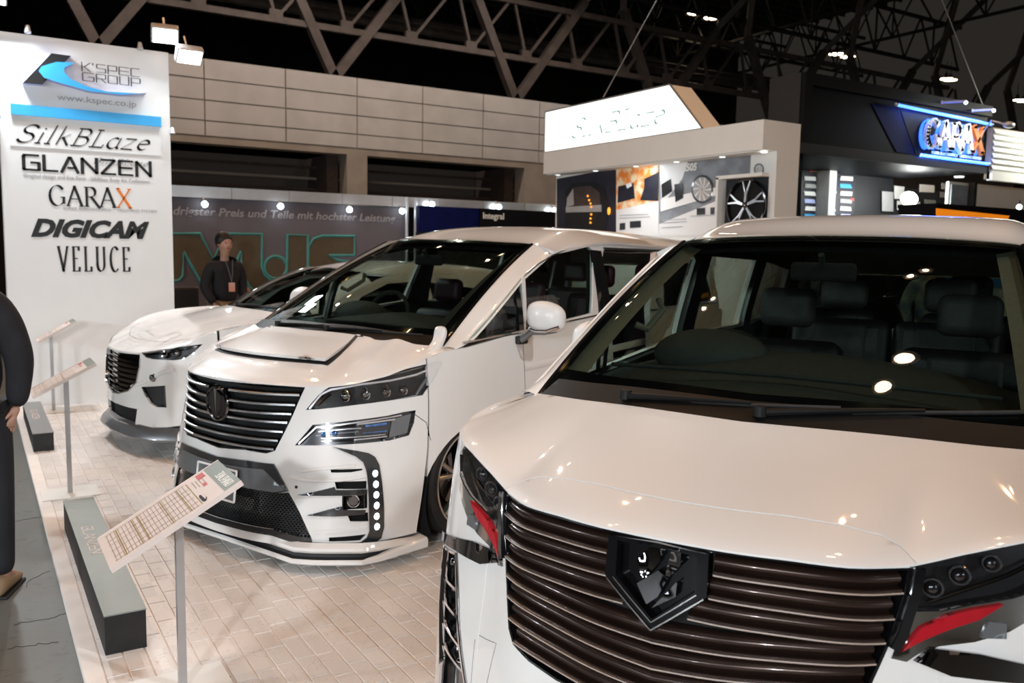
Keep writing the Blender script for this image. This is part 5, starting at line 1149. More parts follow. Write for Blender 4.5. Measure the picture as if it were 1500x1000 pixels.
# ================================================================ lamps of the hall
def hall_lamp(p, fb=.40, r=.30, label=None, grp=None):
    e = empty('ceiling_lamp', tuple(map(float, p)), 0, label=label or 'warm high-bay lamp in a pair hanging under the dark roof trusses', cat='lamp', group=grp or 'high-bay lamps in pairs under the roof')
    MB().lathe([(.06, .42), (.10, .40), (.11, .22), (.20, .14), (r, 0), (r-.01, -.01), (.19, .12), (.0, .13)], 20).build('lamp_shade', 'steel', e, True)
    MB().lathe([(0, .035), (r*fb, .035)], 20).build('lamp_bulb', 'lampw', e)
    MB().bar((0, 0, .4), (0, 0, 1.2), .02).build('lamp_rod', 'steel2', e)
def pair(p, dx=.7, w=HALLW, c=(1, .49, .19)):
    hall_lamp(p); hall_lamp((p[0]+dx, p[1]-.04, p[2]))
    if w: light('hall_light', 'SPOT', (p[0], p[1], p[2]-.02), w, c, .08, aim=(p[0]+dx/2, p[1], 0), spot=150, blend=.6)
for p in ((7.3, 13.65, 14), (12.0, 6.3, 14), (21.0, 9.0, 14), (-1.5, 7.5, 14), (0.2, 3.4, 14), (1.4, 9.8, 14), (-4.5, 3, 14), (7.5, -3.5, 14), (-3, 12, 14), (14.5, -1.5, 14)): pair(p)
for a in (2.0, 9.0, 16.0): pair((a, 21.0, 12.5), w=WALLW, c=(1, .84, .74))  # unseen lamp pairs added to brighten the back wall
hall_lamp((8.318, 2.652, 14), r=.36, fb=.7); hall_lamp((7.137, 2.06, 14), r=.36, fb=.7); light('hall_light', 'SPOT', (8.318, 2.652, 13.98), HALLW, (1, .49, .19), .08, aim=(7.7, 2.3, 0), spot=150, blend=.6)
hall_lamp((9.9, 23.1, 14)); hall_lamp((8.6, 23.0, 14))
for a, b, nm in (((1019, 20), (1043, 27), 'the pair above the white lit sign'), ((1225, 80), (1242, 84), 'the pair above the charcoal booth'), ((1386, 116), (1392, 118), 'the small pair above the lit booth name'), ((1490, 147), (1499, 149), 'the pair by the right edge')):
    p, q = at_y(*a, 35), at_y(*b, 35); hall_lamp(p, r=.55, fb=.8, label='warm high-bay lamp, left one of '+nm, grp='visible high-bay lamps'); hall_lamp(q, r=.55, fb=.8, label='warm high-bay lamp, right one of '+nm, grp='visible high-bay lamps')
# ================================================================ white brand tower
YT0 = 9.704
tw = empty('display_tower', (1.04, YT0, 0), label='tall white tower board with a blue and black logo and five brand names', cat='display board'); tb = np.array([1.04, YT0, 0])
def tp(x, y): return at_y(x, y, YT0)
wbox('board', (-.76, .0, .0), (.78, .30, 3.62), 'towerw', tw)
wbox('inset_panel', (-.68, -.010, 2.56), (.68, -.001, 2.86), 'towerw', tw)
l, r = tp(15, 152)-tb, tp(235, 172)-tb; wbox('blue_band', (l[0], -.04, l[2]-.10), (r[0], -.001, l[2]), 'sky', tw)
def poly_on(name, px, mat, depth, off, par=tw, base=tb, Y=YT0, **k): return MB().prism([at_y(x, y, Y)-base+np.array([0, -off, 0]) for x, y in px], (0, -depth, 0)).build(name, mat, par, **k)
poly_on('logo_bar', [(74.3, 80.5), (102.6, 84.3), (60.8, 126), (32.4, 123.7)], 'lav', .09, .001); poly_on('logo_bar_face', [(74.3, 80.5), (102.6, 84.3), (60.8, 126), (32.4, 123.7)], 'ink', .003, .092)
sw = [(69, 97.2), (81, 93.7), (108, 94.5), (93, 102), (92, 108), (102.6, 119), (127, 129.6), (154, 136.4), (200, 139), (212, 138.5), (175.6, 141), (129.6, 136), (89, 124.5), (63.5, 116.5), (55.4, 106.7), (59.4, 100)]
poly_on('logo_swoosh', sw, 'lav', .11, .001); poly_on('logo_swoosh_face', sw, 'sky', .003, .113)
def ttext(s, font, a, b, H, mat='ink', off=.003, **k):
    A, Bp = tp(*a)-tb, tp(*b)-tb; return strokes('lettering', s, font, (A[0], -off, A[2]), (1, 0, 0), (0, 0, 1), Bp[0]-A[0], H, mat, tw, depth=.0015, **k)
ttext("K'SPEC", SQ, (119, 104.5), (205, 113), .085, off=.03, thick=.12, thin=.06, nib=0); ttext("GROUP", SQ, (120, 119), (206, 127), .085, off=.03, thick=.12, thin=.06, nib=0)
def ftext(s, a, size, mat, sx=1.0, shear=0, bold=0, off=.003):
    A = tp(*a)-tb; M = Matrix(((1, 0, 0, A[0]), (0, 0, -1, -off), (0, 1, 0, A[2]), (0, 0, 0, 1))); return text_mesh(s, size, mat, 'lettering', tw, .001, shear, bold, 'LEFT', 1.0, M, sx)
ftext('www.kspec.co.jp', (84, 146), .085, 'greyink', 1.25)
ttext('SilkBLaze', SER, (20, 207), (214, 221), .17, off=.012, shear=.55, thick=.16, thin=.02, nib=35)
ttext('SilkBLaze', SER, (136, 239), (216, 243), .06, 'greyink', off=.003, shear=.5, thick=.16, thin=.03, nib=35)
ttext('GLANZEN', SQ, (34, 249), (222, 260), .155, thick=.20, thin=.13, nib=0, gap=.24, off=.003)
ftext('Original design and fine form  -SilkBlaze Body Kit Collection-', (34, 259), .052, 'greyink', .90)
ttext('GARAX', SER, (72, 300), (192, 304), .19, off=.003, thick=.14, thin=.02, mats=['ink']*4+['orange'])
ftext('SUPER ELECTRONICS     LIGHTING SYSTEM', (92, 306), .034, 'greyink', 1.35)
A = tp(45, 344)-tb
o = ftext('DIGICAM', (45, 345), .23, 'ink', 1.02, .35, .012); s_ = (tp(219, 348)-tb)[0]-A[0]; o.scale = (s_/max(o.dimensions.x, .01), 1, 1)
ttext('VELUCE', SER, (86, 397), (190, 397), .245, off=.003, thick=.10, thin=.02, gap=.38)
def clamp_lamp(loc, label, aim=(0, -.3, -1)):
    e = empty('spot_lamp', tuple(map(float, loc)), label=label, cat='lamp'); a = np.array(aim, float); a /= np.linalg.norm(a)
    MB().bar((0, .12, -.02), (0, -.02, .02), .010).build('lamp_arm', 'alu', e, True); MB().bar((0, -.02, .02), np.array([0, -.02, .02])+a*.07, .018, .030, n=12).build('lamp_head', 'alu', e, True); return e
clamp_lamp((.54, 9.62, 3.66), 'small clamp spotlight on the top edge of the white tower, left of its logo'); clamp_lamp((1.53, 9.62, 3.64), 'small clamp spotlight on the top edge of the white tower beside the floodlights')
clamp_lamp((1.83, 9.66, 2.83), 'small clamp spotlight on the right edge of the white tower'); clamp_lamp((.262, 9.66, 2.85), 'small clamp spotlight on the left edge of the white tower')
def flood(loc, aim, w, label, size=.22):
    e = empty('floodlight', tuple(map(float, loc)), label=label, cat='lamp'); a = Vector(aim)-Vector(loc); e.rotation_euler = a.to_track_quat('-Z', 'Y').to_euler()
    wbox('lamp_housing', (-.13, -.09, .0), (.13, .09, .09), 'alu', e, bevel=.015); wbox('lamp_face', (-.11, -.07, -.006), (.11, .07, -.001), 'flood', e)
    MB().bar((0, 0, .09), (0, .04, .30), .012).build('lamp_arm', 'alu', e)
    d = a.normalized(); light('flood_light', 'AREA', tuple(Vector(loc)+d*.02), w, (.86, .94, 1), size, aim=aim)
flood((1.74, 9.42, 3.72), (1.2, 5.2, .2), FLOODW, 'bright floodlight on an arm above the right corner of the white tower'); flood((1.97, 9.40, 3.54), (2.2, 6.0, .2), FLOODW, 'bright floodlight just right of the white tower corner, lower of two'); flood((.25, 9.40, 3.86), (.5, 5.6, 0), FLOODW*7, 'bright floodlight above the left end of the white tower')
# unseen floods added on the camera side to brighten van fronts and flanks
flood((-8.5, -1.5, 2.9), (1.3, 2.2, .6), FRONTW, 'unseen added floodlight across the aisle, brightening the van fronts', .5); flood((-8.5, 6.5, 2.9), (1.6, 5.0, .5), FRONTW, 'unseen added floodlight over the aisle, brightening the middle van front', .5); flood((4.5, -7.5, 3.2), (3.2, 4.6, 1.0), FRONTW*.6, 'unseen added floodlight behind the camera, brightening the van flanks', .5); flood((3.6, -1.6, 5.6), (1.9, 4.4, .5), 0, 'unseen added spot floodlight high over the near van, aimed at the middle van'); light('flood_light', 'SPOT', (-3.4, -3.2, 2.7), SPOTW*1.2, (.95, .97, 1), .15, aim=(1.3, 4.2, .6), spot=60, blend=.8); light('flood_light', 'SPOT', (3.58, -1.5, 5.55), SPOTW*.7, (.95, .97, 1), .15, aim=(1.8, 4.75, .4), spot=40, blend=.7)  # the two spots are added too, to brighten the middle van
# ================================================================ kerb light boxes and sign stands
def kerb(x0, x1, y0, y1, h, label, txt):
    e = empty('kerb_box', (x0, y0, 0), label=label, cat='box'); wbox('body', (0, 0, .0015), (x1-x0, y1-y0, h-.006), 'matte', e); wbox('top', (-.002, -.002, h-.006), (x1-x0+.002, y1-y0+.002, h), 'topgreen' if y0 < 5 else 'gun', e)
    n = 1.0 if y0 < 5 else .9
    strokes('lettering', txt, SQ, (.035, (y1-y0)*.52+.3, h+.0005), (0, -1, 0), (1, 0, 0), .46, .055, 'paper', e, thick=.16, thin=.1, nib=0, depth=.0006)
kerb(.39, .545, 3.65, at_z(105, 731, .17)[1], .168, 'long black kerb box with a grey-green top beside the near sign stand', 'GLANZEN'); kerb(.35, .493, 7.6, min(9.15, at_z(54, 584, .146)[1]), .146, 'shorter black kerb box by the far sign stand near the tower', 'GLANZEN')
def stand(x, y, bot, top, w, hp, label, detail=True):
    e = empty('sign_stand', (x, y, 0), label=label, cat='sign stand'); bt, tp_ = np.array(bot), np.array(top); yv = np.array([0, 1., 0]); d = tp_-bt; L = np.linalg.norm(d); d /= L; n = np.cross(yv, d)
    if n[2] < 0: n = -n
    MB().bar((0, 0, .004), (0, 0, hp), .020, sq=True).build('post', 'alu', e); wbox('base_plate', (-.17, -.14, .0015), (.17, .14, .007), 'boothw', e)
    o = bt-np.array([x, y, 0]); P = lambda a, b, c=0: o+d*(a*L)-yv*((b-.5)*w)*-1+n*c     # a up the board, b across (0 near the viewer .. 1 far)
    def slab(name, a0, a1, b0, b1, c0, c1, mat): return MB().prism([P(a0, b0, c0), P(a1, b0, c0), P(a1, b1, c0), P(a0, b1, c0)], n*(c1-c0)).build(name, mat, bd)
    bd = MB().prism([P(0, 0, -.014), P(1, 0, -.014), P(1, 1, -.014), P(0, 1, -.014)], n*.014).build('board', 'paper', e)
    slab('header_band', .87, 1, 0, 1, .0005, .0015, 'band'); slab('board_edge', 0, 1, -.012, 0, -.016, .004, 'paper'); slab('board_edge', 0, 1, 1, 1.012, -.016, .004, 'paper')
    for a in (.13, .25, .30, .48, .62, .70) if detail else (.2, .5): slab('ochre_rule', a, a+.006, .08, .92, .0006, .0016, 'gold')
    for k in range(22 if detail else 6): a = .06+k*.029*(1 if detail else 3); slab('print_row', a, a+.0035, .08, .93, .0004, .0012, 'rule')
    for b in (.10, .22, .40, .58, .72, .92): slab('print_column', .05, .69, b, b+.004, .0004, .0012, 'rule')
    for a, b in ((.74, .60), (.765, .58), (.79, .58), (.815, .55)): slab('text_line', a, a+.006, b, b+.26, .0004, .0012, 'rule')
    slab('red_stamp', .79, .85, .80, .96, .0006, .0016, 'redp'); slab('red_stamp', .79, .82, .52, .62, .0006, .0016, 'redp')
    if detail:
        xd = -yv; strokes('lettering', '30ALPHARD', {**SQ, '3': (1.0, [[(0, .95), (.95, .95), (.95, .05), (0, .05)], [(.2, .5), (.95, .5)]]), '0': SQ['O'], 'H': (1.1, [[(.05, 0), (.05, 1)], [(1, 0), (1, 1)], [(.05, .5), (1, .5)]]), 'D': (1.1, [[(.05, .05), (.05, .95), (.8, .95), (1, .75), (1, .25), (.8, .05), (.05, .05)]])}, P(.895, .60, .002), xd, d, w*.50, .035, 'boothw', bd, thick=.16, thin=.1, nib=0, depth=.0006)
        for q in ([(0, 0), (.2, .5), (.7, .6), (.95, .35), (1, 0), (.8, -.2), (.2, -.2)],):
            MB().prism([P(.725+v*.05, .36-u*.26, .0006) for u, v in q], n*.001).build('car_drawing', 'gun', bd); MB().prism([P(.735+v*.04, .33-u*.2, .0018) for u, v in [(0, 0), (.2, .4), (.7, .45), (.9, .1)]], n*.001).build('car_window', 'paper', bd)
    return e
stand(.602, 3.227, (.349, 3.227, .567), (.787, 3.227, .812), .34, .665, 'near white sign stand with a tilted price list board and grey-green header')
stand(.488, 6.23, (.284, 6.23, .684), (.65, 6.23, .876), .31, .765, 'second white sign stand with a tilted price board, beside the dark-clothed person', False)
stand(.62, 9.40, (.50, 9.40, .70), (.83, 9.40, .89), .30, .78, 'farthest white sign stand, close in front of the white tower', False)
# ================================================================ grey stall wall with big letters (M J S)
YM = 13.0; mw = empty('display_wall', (6, YM, 0), label='slate grey stall wall printed with giant outlined letters and a German slogan', cat='display wall'); mbase = np.array([6, YM, 0])
def mp(x, y, Y=YM): return at_y(x, y, Y)-mbase
wbox('board', (-4.6, 0, -.03), (.12, .08, 2.30), 'mjs', mw); wbox('slogan_band', (-4.6, -.006, 2.10), (.12, .0, 2.29), 'mjsband', mw)
wbox('fascia_rail', (-4.6, -.05, 2.31), (3.2, .05, 2.47), 'alu', mw)
for k in range(9): wbox('rail_joint', (-3.6+k*.85, -.056, 2.31), (-3.585+k*.85, -.05, 2.47), 'gtext', mw)
for x in (.06, .22): MB().bar((x, -.06, -.03), (x, -.06, 2.47), .03, n=10).build('post', 'alu', mw, True)
L0 = mp(252, 305); o = text_mesh('drigster Preis und Teile mit hochster Leistung', .165, 'gtext', 'lettering', mw, .002, .2, .003, 'LEFT', 1.0, Matrix(((1, 0, 0, L0[0]), (0, 0, -1, -.010), (0, 1, 0, mp(252, 314)[2]), (0, 0, 0, 1)))); o.scale = ((mp(578, 320)[0]-L0[0])/o.dimensions.x, 1, 1)
def outl(px, closed=True, fill=True):
    if fill: MB().prism([mp(*p)+np.array([0, -.004, 0]) for p in px], (0, -.003, 0)).build('letter_fill', 'olive', mw)
    P = [mp(*p)+np.array([0, -.012, 0]) for p in px]; MB().tube(P, .022, 4, closed).build('letter_outline', 'teal', mw)
u = lambda pts: [(250+x/5.357, 340+y/5.357) for x, y in pts]
Mleft = u([(-40, 10), (230, 10), (335, 210), (430, 10), (715, 15), (715, 270)]+[(735, 330), (780, 368), (840, 460), (760, 500), (690, 500), (620, 430), (570, 340), (555, 260), (550, 150), (440, 400), (400, 480), (330, 550), (315, 540), (100, 150), (95, 345), (60, 380), (-40, 380)])
outl(Mleft)
dot = [(250+(822+88*math.cos(a))/5.357, 340+(275+88*math.sin(a))/5.357) for a in np.linspace(0, 2*math.pi, 28, endpoint=False)]; outl(dot)
outl(u([(915, 20), (1075, 25), (1075, 300), (1040, 380), (960, 460), (840, 520), (780, 520), (860, 370), (910, 300)])); outl(u([(1440, 30), (1440, 180), (1240, 182), (1300, 215), (1440, 240), (1440, 420), (1100, 420), (1075, 250), (1080, 110), (1120, 50), (1190, 28)]))
light('name_light', 'AREA', (12.2, 6.9, 3.75), 10, (.95, .97, 1), .3, aim=(12.3, 7.45, 3.3))
def strip_lamp(px, Y, label):
    p = at_y(*px, Y); e = empty('spot_lamp', tuple(map(float, p)), label=label, cat='lamp', group='small white spotlights along the grey stall rail')
    MB().bar((0, .12, .10), (0, 0, .02), .012).build('lamp_arm', 'alu', e); MB().ball((0, 0, 0), .045, 12, 8).build('lamp_bulb', 'spotw', e, True)
for px in ((300, 299), (411, 302), (512, 307), (589, 309), (633, 299), (731, 303), (812, 308)): strip_lamp(px, 12.85, {300: 'small bright spotlight on the grey stall rail, nearest the tower', 411: 'small bright spotlight over the letter M of the grey stall', 512: 'small bright spotlight over the letter S of the grey stall', 589: 'small bright spotlight left of the aluminium stall posts', 633: 'small bright spotlight right of the aluminium stall posts', 731: 'small bright spotlight above the small white stall name', 812: 'small bright spotlight where the rail meets the white booth'}[px[0]])
# dark blue stall beside it
ib = empty('stall', (7.9, 12.6, 0), label='dark blue and black stall front with a small white name beside the grey wall', cat='stall'); bb = np.array([7.9, 12.6, 0])
a = at_y(614, 310, 12.6)-bb; b = at_y(702, 305, 12.6)-bb; c = at_y(818, 310, 12.6)-bb
wbox('side_panel', (a[0], .0, b[2]-.42), (b[0], .1, b[2]+.0), MT['navy'], ib); wbox('front_panel', (b[0], -.03, b[2]-.60), (c[0]+.1, .1, b[2]), 'dbooth', ib); wbox('lower_wall', (a[0], .02, -.03), (c[0]+.1, .12, b[2]-.42), 'darkh', ib)
q = at_y(704, 318, 12.6)-bb; o = text_mesh('Integral', .14, 'boothw', 'lettering', ib, .002, 0, .004, 'LEFT', 1, Matrix(((1, 0, 0, q[0]+.02), (0, 0, -1, -.036), (0, 1, 0, q[2]-.02), (0, 0, 0, 1))))
# ================================================================ white lit booth behind the vans
XB = 7.6; sb = empty('booth', (XB, 9, 0), label='white booth with a slanted backlit sign, poster wall and an alloy wheel niche', cat='booth'); sbb = np.array([XB, 9, 0])
def xp(x, y, X): return at_x(x, y, X)-sbb
wbox('fascia', (0, -2.14, 2.825), (.62, 2.26, 3.155), 'boothw', sb); wbox('end_post', (.24, -2.14, -.02), (.62, -1.75, 2.825), 'boothw', sb); wbox('back_wall', (.25, -1.75, -.02), (.45, 2.26, 2.825), 'boothw', sb)
wbox('ledge', (.02, -2.0, 2.808), (.24, 2.2, 2.823), 'boothw', sb)
P = [at_x(*p, XB+.02)-sbb for p in ((797, 164), (980, 124), (1028, 188), (797, 224))]; P[0][1] = P[3][1] = 2.26; P[0][2] = P[1][2] = 3.77; P[2][2] = P[3][2] = 3.158; P[1][1], P[2][1] = -.55, -1.165
MB().prism(P, (.36, 0, 0)).build('sign_box', 'boothw', sb)
c_ = sum(P)/4; F4 = [c_+(p-c_)*np.array([1, .985, .96])+np.array([-.006, 0, 0]) for p in P]; MB().prism(F4, (-.004, 0, 0)).build('sign_face', 'boxw', sb)
for i in range(4): MB().bar(P[i]+[-.005, 0, 0], P[(i+1) % 4]+[-.005, 0, 0], .014, sq=True).build('sign_frame', 'alu', sb)
MT['sbl'] = pm('sign_green_letter', (.10, .26, .22), .5, var=.2, emit=.32, ecol=(.5, .75, .68)); MT['sbd'] = pm('sign_dark_green', (.03, .10, .08), .5)  # green colours of the sign lettering
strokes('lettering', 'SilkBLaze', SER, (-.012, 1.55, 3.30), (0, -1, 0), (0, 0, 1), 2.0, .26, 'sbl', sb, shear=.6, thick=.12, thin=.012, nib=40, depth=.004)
XW = .248
def sheet(name, px, mat, k=0, th=.006, par=None): return MB().prism([at_x(*p, XB+XW-.002*k-.0001)-sbb for p in px], (-th, 0, 0)).build(name, mat, par or sb)
pL = sheet('poster', [(816, 262), (903, 246), (903, 345), (816, 345)], 'gfx'); pF = sheet('poster', [(903, 246), (965, 237), (965, 294), (903, 308)], 'fire'); sheet('poster', [(903, 308), (965, 294), (965, 345), (903, 345)], 'towerw'); pC = sheet('poster', [(966, 236), (1130, 217), (1130, 285), (1060, 290), (966, 328)], 'gcar'); sheet('poster', [(966, 328), (1060, 290), (1062, 345), (966, 345)], 'towerw')
sheet('poster_shape', [(828, 282), (840, 268), (870, 266), (886, 275), (892, 300), (886, 345), (828, 345)], 'matte', 4, par=sb); sheet('poster_shape', [(832, 290), (842, 274), (866, 272), (878, 282), (881, 308), (831, 312)], 'brownr', 6, par=sb); sheet('poster_shape', [(831, 290), (840, 276), (841, 300), (830, 303)], 'greyink', 7); sheet('poster_shape', [(829, 303), (881, 300), (881, 310), (829, 311)], 'greyink', 8)
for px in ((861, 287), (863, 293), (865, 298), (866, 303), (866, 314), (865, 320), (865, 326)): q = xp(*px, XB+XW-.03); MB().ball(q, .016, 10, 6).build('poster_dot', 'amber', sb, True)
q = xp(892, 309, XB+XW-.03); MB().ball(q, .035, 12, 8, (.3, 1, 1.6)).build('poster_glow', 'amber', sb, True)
sheet('poster_shape', [(944, 262), (965, 252), (964, 294), (938, 293), (944, 275)], 'gfx', 5); sheet('poster_shape', [(906, 273), (928, 268), (930, 290), (905, 297)], 'gfx', 5); sheet('poster_shape', [(917, 270), (924, 267), (926, 272), (919, 276)], 'towerw', 8)
# printed car on the poster
sheet('poster_shape', [(966, 236), (1010, 230), (1000, 262), (970, 300)], 'towerw', 4); sheet('poster_shape', [(969, 270), (983, 262), (985, 280), (970, 290)], 'gun', 7); sheet('poster_shape', [(988, 270), (1000, 268), (1001, 290), (990, 296)], 'gun', 7); sheet('poster_shape', [(968, 292), (1060, 272), (1060, 283), (968, 310)], 'towerw', 5)
def print_wheel(cx, cy, rx, ry, k):
    ring = lambda f: [(cx+rx*f*math.cos(a), cy+ry*f*math.sin(a)) for a in np.linspace(0, 2*math.pi, 24, endpoint=False)]
    sheet('printed_wheel', ring(1), 'gun', k)
    sheet('printed_wheel', ring(.84), 'greyink', k+3)
    for j in range(10): a = j*math.pi/5; sheet('printed_spoke', [(cx+rx*.1*math.cos(a+1.5), cy+ry*.1*math.sin(a+1.5)), (cx+rx*.82*math.cos(a-.08), cy+ry*.82*math.sin(a-.08)), (cx+rx*.82*math.cos(a+.08), cy+ry*.82*math.sin(a+.08))], 'towerw', k+6)
print_wheel(1029, 277, 16, 21, 6); print_wheel(1112, 248, 7, 8.5, 6)
for (x0, y0, w) in ((1021, 305, 12), (1041, 304, 13), (908, 327, 8), (923, 324, 16)): sheet('printed_photo', [(x0, y0), (x0+w, y0-1), (x0+w, y0+9), (x0, y0+10)], 'gun', 4)
for i, (x0, x1, y0) in enumerate(((908, 950, 315), (908, 952, 319), (970, 1005, 322), (970, 1000, 333), (1012, 1050, 316), (970, 1006, 326))): sheet('printed_line', [(x0, y0), (x1, y0-2), (x1, y0-1), (x0, y0+1)], 'greyink', 4)
L1 = xp(1000, 251, XB+XW-.02); M_ = Matrix(((0, 0, -1, L1[0]), (-1, 0, 0, L1[1]), (0, 1, 0, L1[2]), (0, 0, 0, 1))); text_mesh('S505', .13, 'boothw', 'lettering', sb, .002, .1, .006, 'LEFT', 1, M_)
# niche with a display wheel
wbox('niche_frame', (.10, -2.06, 1.85), (.25, -1.36, 1.90), 'boothw', sb); wbox('niche_frame', (.10, -1.38, 1.85), (.25, -1.34, 2.56), 'boothw', sb); wbox('niche_frame', (.10, -2.06, 2.54), (.25, -1.34, 2.58), 'boothw', sb); wbox('niche_back', (.235, -2.04, 1.88), (.247, -1.38, 2.54), 'gboothl', sb)
dw = empty('wheel_display', (XB+.19, 7.235, 2.22), 0, label='alloy wheel with split spokes shown in the white booth niche', cat='wheel')
R_ = .30; MB().lathe([(R_, 0), (R_+.008, -.02), (R_-.012, -.025), (R_-.02, .03)], 40, 'x').build('rim', 'dchrome', dw, True); MB().lathe([(0, .03), (R_-.01, .03)], 32, 'x').build('wheel_back', 'void', dw)
for k in range(5):
    a = 2*math.pi*k/5+.3
    for s_ in (-.2, .2): mb = MB(); mb.bar((-.02, .04*math.cos(a), .04*math.sin(a)), (-.015, .16*math.cos(a+s_*.4), .16*math.sin(a+s_*.4)), .018, .014, sq=True); mb.bar((-.015, .16*math.cos(a+s_*.4), .16*math.sin(a+s_*.4)), (-.01, (R_-.01)*math.cos(a+s_), (R_-.01)*math.sin(a+s_)), .014, .011, sq=True); mb.build('spoke', 'edge', dw)
MB().ball((-.02, 0, 0), .035, 14, 8).build('hub_cap', 'dchrome', dw, True)
for y in (6.95, 7.6, 8.4, 9.2, 10.1, 11.05):
    e = empty('downlight', (XB+.13, y, 2.80), label='small round downlight under the white booth fascia', cat='lamp', group='downlights under the white fascia'); MB().lathe([(0, 0), (.035, 0), (.04, .012)], 14).build('lamp_face', 'dl', e)
light('booth_light', 'AREA', (XB+.05, 9.0, 2.79), 30, (.92, .96, 1), .12, aim=(XB+.3, 9.0, 2.0), size_y=4.0)
# text sheet on the outside of the booth, seen through the front van
# ================================================================ dark booth with the lit name
YG = 7.5; gb = empty('booth', (11, YG, 0), label='charcoal booth with blue light tubes around its raised lit name', cat='booth'); gbb = np.array([11, YG, 0]); gp = lambda x, y: at_y(x, y, YG)-gbb
wbox('header', (-2.05, 0, 2.93), (2.19, .25, 3.93), 'dbooth', gb); wbox('side_return', (-2.06, 0, -.03), (-2.0, .5, 3.93), 'gboothl', gb); wbox('corner_post', (-2.05, -.005, -.03), (-1.95, .2, 2.95), 'dbooth', gb)  # the side return's lighter charcoal stands for light falling on it
for a, b in (((-2.05, 3.78), (2.19, 3.93)), ((-2.05, 2.93), (2.19, 3.06)), ((-2.05, 3.06), (-1.92, 3.78))): wbox('header_frame', (a[0], -.07, a[1]), (b[0], -.001, b[1]), 'gboothl' if a[1] < 3 else 'dbooth', gb)
MB().prism([gp(*p)+np.array([0, -.004, 0]) for p in ((1276, 152), (1442, 180), (1439, 240), (1312, 222))], (0, -.006, 0)).build('blue_field', 'navy', gb)
MB().prism([gp(*p)+np.array([0, -.012, 0]) for p in ((1318, 162), (1442, 182), (1439, 240), (1340, 226))], (0, -.004, 0)).build('dark_field', 'dbooth', gb)
for a, b, nm in (((1304, 154.5), (1444, 183.5), 'top'), ((1340, 227.5), (1440, 241), 'low')):
    P0, P1 = gp(*a)+np.array([0, -.09, 0]), gp(*b)+np.array([0, -.09, 0]); MB().bar(P0, P1, .020, n=10).build('light_tube', 'tube', gb, True)
    for q in (P0, P1): MB().ball(q, .028, 10, 6).build('tube_cap', 'alu', gb, True)
    m_ = (P0+P1)/2+gbb; light('tube_light', 'AREA', tuple(m_+np.array([0, -.02, 0])), 10, (.1, .25, 1), 1.8, aim=tuple(m_+np.array([0, 1, -.6 if nm == 'top' else .6])), size_y=.05)
A0, A1 = gp(1347, 214), gp(1430, 228)
strokes('raised_letter', 'GARAX', SER, (A0[0], -.06, A0[2]-.0), (1, 0, 0), (0, 0, 1), A1[0]-A0[0], .36, 'towerw', gb, thick=.26, thin=.06, depth=.05, gap=.02, mats=['towerw']*4+['orange'])
strokes('letter_halo', 'GARAX', SER, (A0[0]-.04, -.012, A0[2]-.01), (1, 0, 0), (0, 0, 1), A1[0]-A0[0], .37, 'halo', gb, thick=.22, thin=.05, depth=.012, gap=.02)  # blue glow beside the letters, put in as glowing strokes
q = gp(1362, 219); text_mesh('SUPER ELECTRONICS   LIGHTING SYSTEM', .055, 'towerw', 'lettering', gb, .004, 0, .003, 'LEFT', 1, Matrix(((1, 0, 0, q[0]), (0, 0, -1, -.03), (0, 1, 0, q[2]-.06), (0, 0, 0, 1))), 1.25)
# inside of the dark booth
wbox('back_wall', (-1.95, 1.5, -.03), (2.15, 1.6, 3.0), 'gboothl', gb); wbox('soffit', (-2.0, .25, 2.94), (2.2, 1.5, 3.0), 'dbooth', gb)
YI = 8.98; gi_ = lambda x, y: at_y(x, y, YI)-gbb
def isheet(name, px, mat, k=0): return MB().prism([gi_(*p)+np.array([0, -.003*k, 0]) for p in px], (0, -.01, 0)).build(name, mat, gb)
isheet('product_board', [(1174, 236), (1197, 239), (1197, 322), (1172, 322)], 'gfx'); isheet('product_board', [(1203, 238), (1252, 246), (1250, 322), (1202, 322)], 'gfx'); wbox('divider', gi_(1197.5, 230)-np.array([0, .25, .0])*1, gi_(1202, 330)+np.array([0, 0, -1]), 'greyink', gb)
rr = random.Random(3)
for x0, x1 in ((1176, 1195), (1206, 1224), (1228, 1248)):
    for k in range(6):
        y = 258+k*11; isheet('product_card', [(x0+rr.random()*3, y), (x1-rr.random()*4, y+1), (x1-rr.random()*4, y+7), (x0+1, y+6)], ['towerw', 'greyink', 'boothw', 'lav', 'towerw', 'sky'][(k+x0) % 6], 5)
for (x, y, c) in ((1184, 248, 'redp'), (1190, 248, 'gold'), (1207, 251, 'sky'), (1213, 252, 'redp'), (1231, 250, 'towerw'), (1240, 251, 'towerw'), (1244, 290, 'redp')): isheet('product_card', [(x, y), (x+5, y+.6), (x+5, y+4), (x, y+3.4)], c, 6)
L2 = gi_(1219, 247); text_mesh('COVER', .13, 'towerw', 'lettering', gb, .002, .3, 0, 'LEFT', 1, Matrix(((1, 0, 0, L2[0]), (0, 0, -1, -.04+1.48), (0, 1, 0, L2[2]), (0, 0, 0, 1))))
for i, (x0, y0, x1, y1, m_) in enumerate(((1290, 280, 1306, 310, 'greyink'), (1308, 272, 1322, 292, 'towerw'), (1312, 294, 1345, 308, 'boothw'), (1345, 270, 1366, 282, 'boothw'), (1377, 268, 1398, 278, 'greyink'), (1375, 281, 1402, 290, 'alu'), (1352, 292, 1368, 312, 'topgreen'))): isheet('product_display', [(x0, y0), (x1, y0+1.5), (x1, y1), (x0, y1-1)], m_, 8)
light('booth_light', 'AREA', (11.8, 8.3, 2.9), 45, (.95, 1, .95), 1.5, aim=(12.2, 9.0, 2.0))
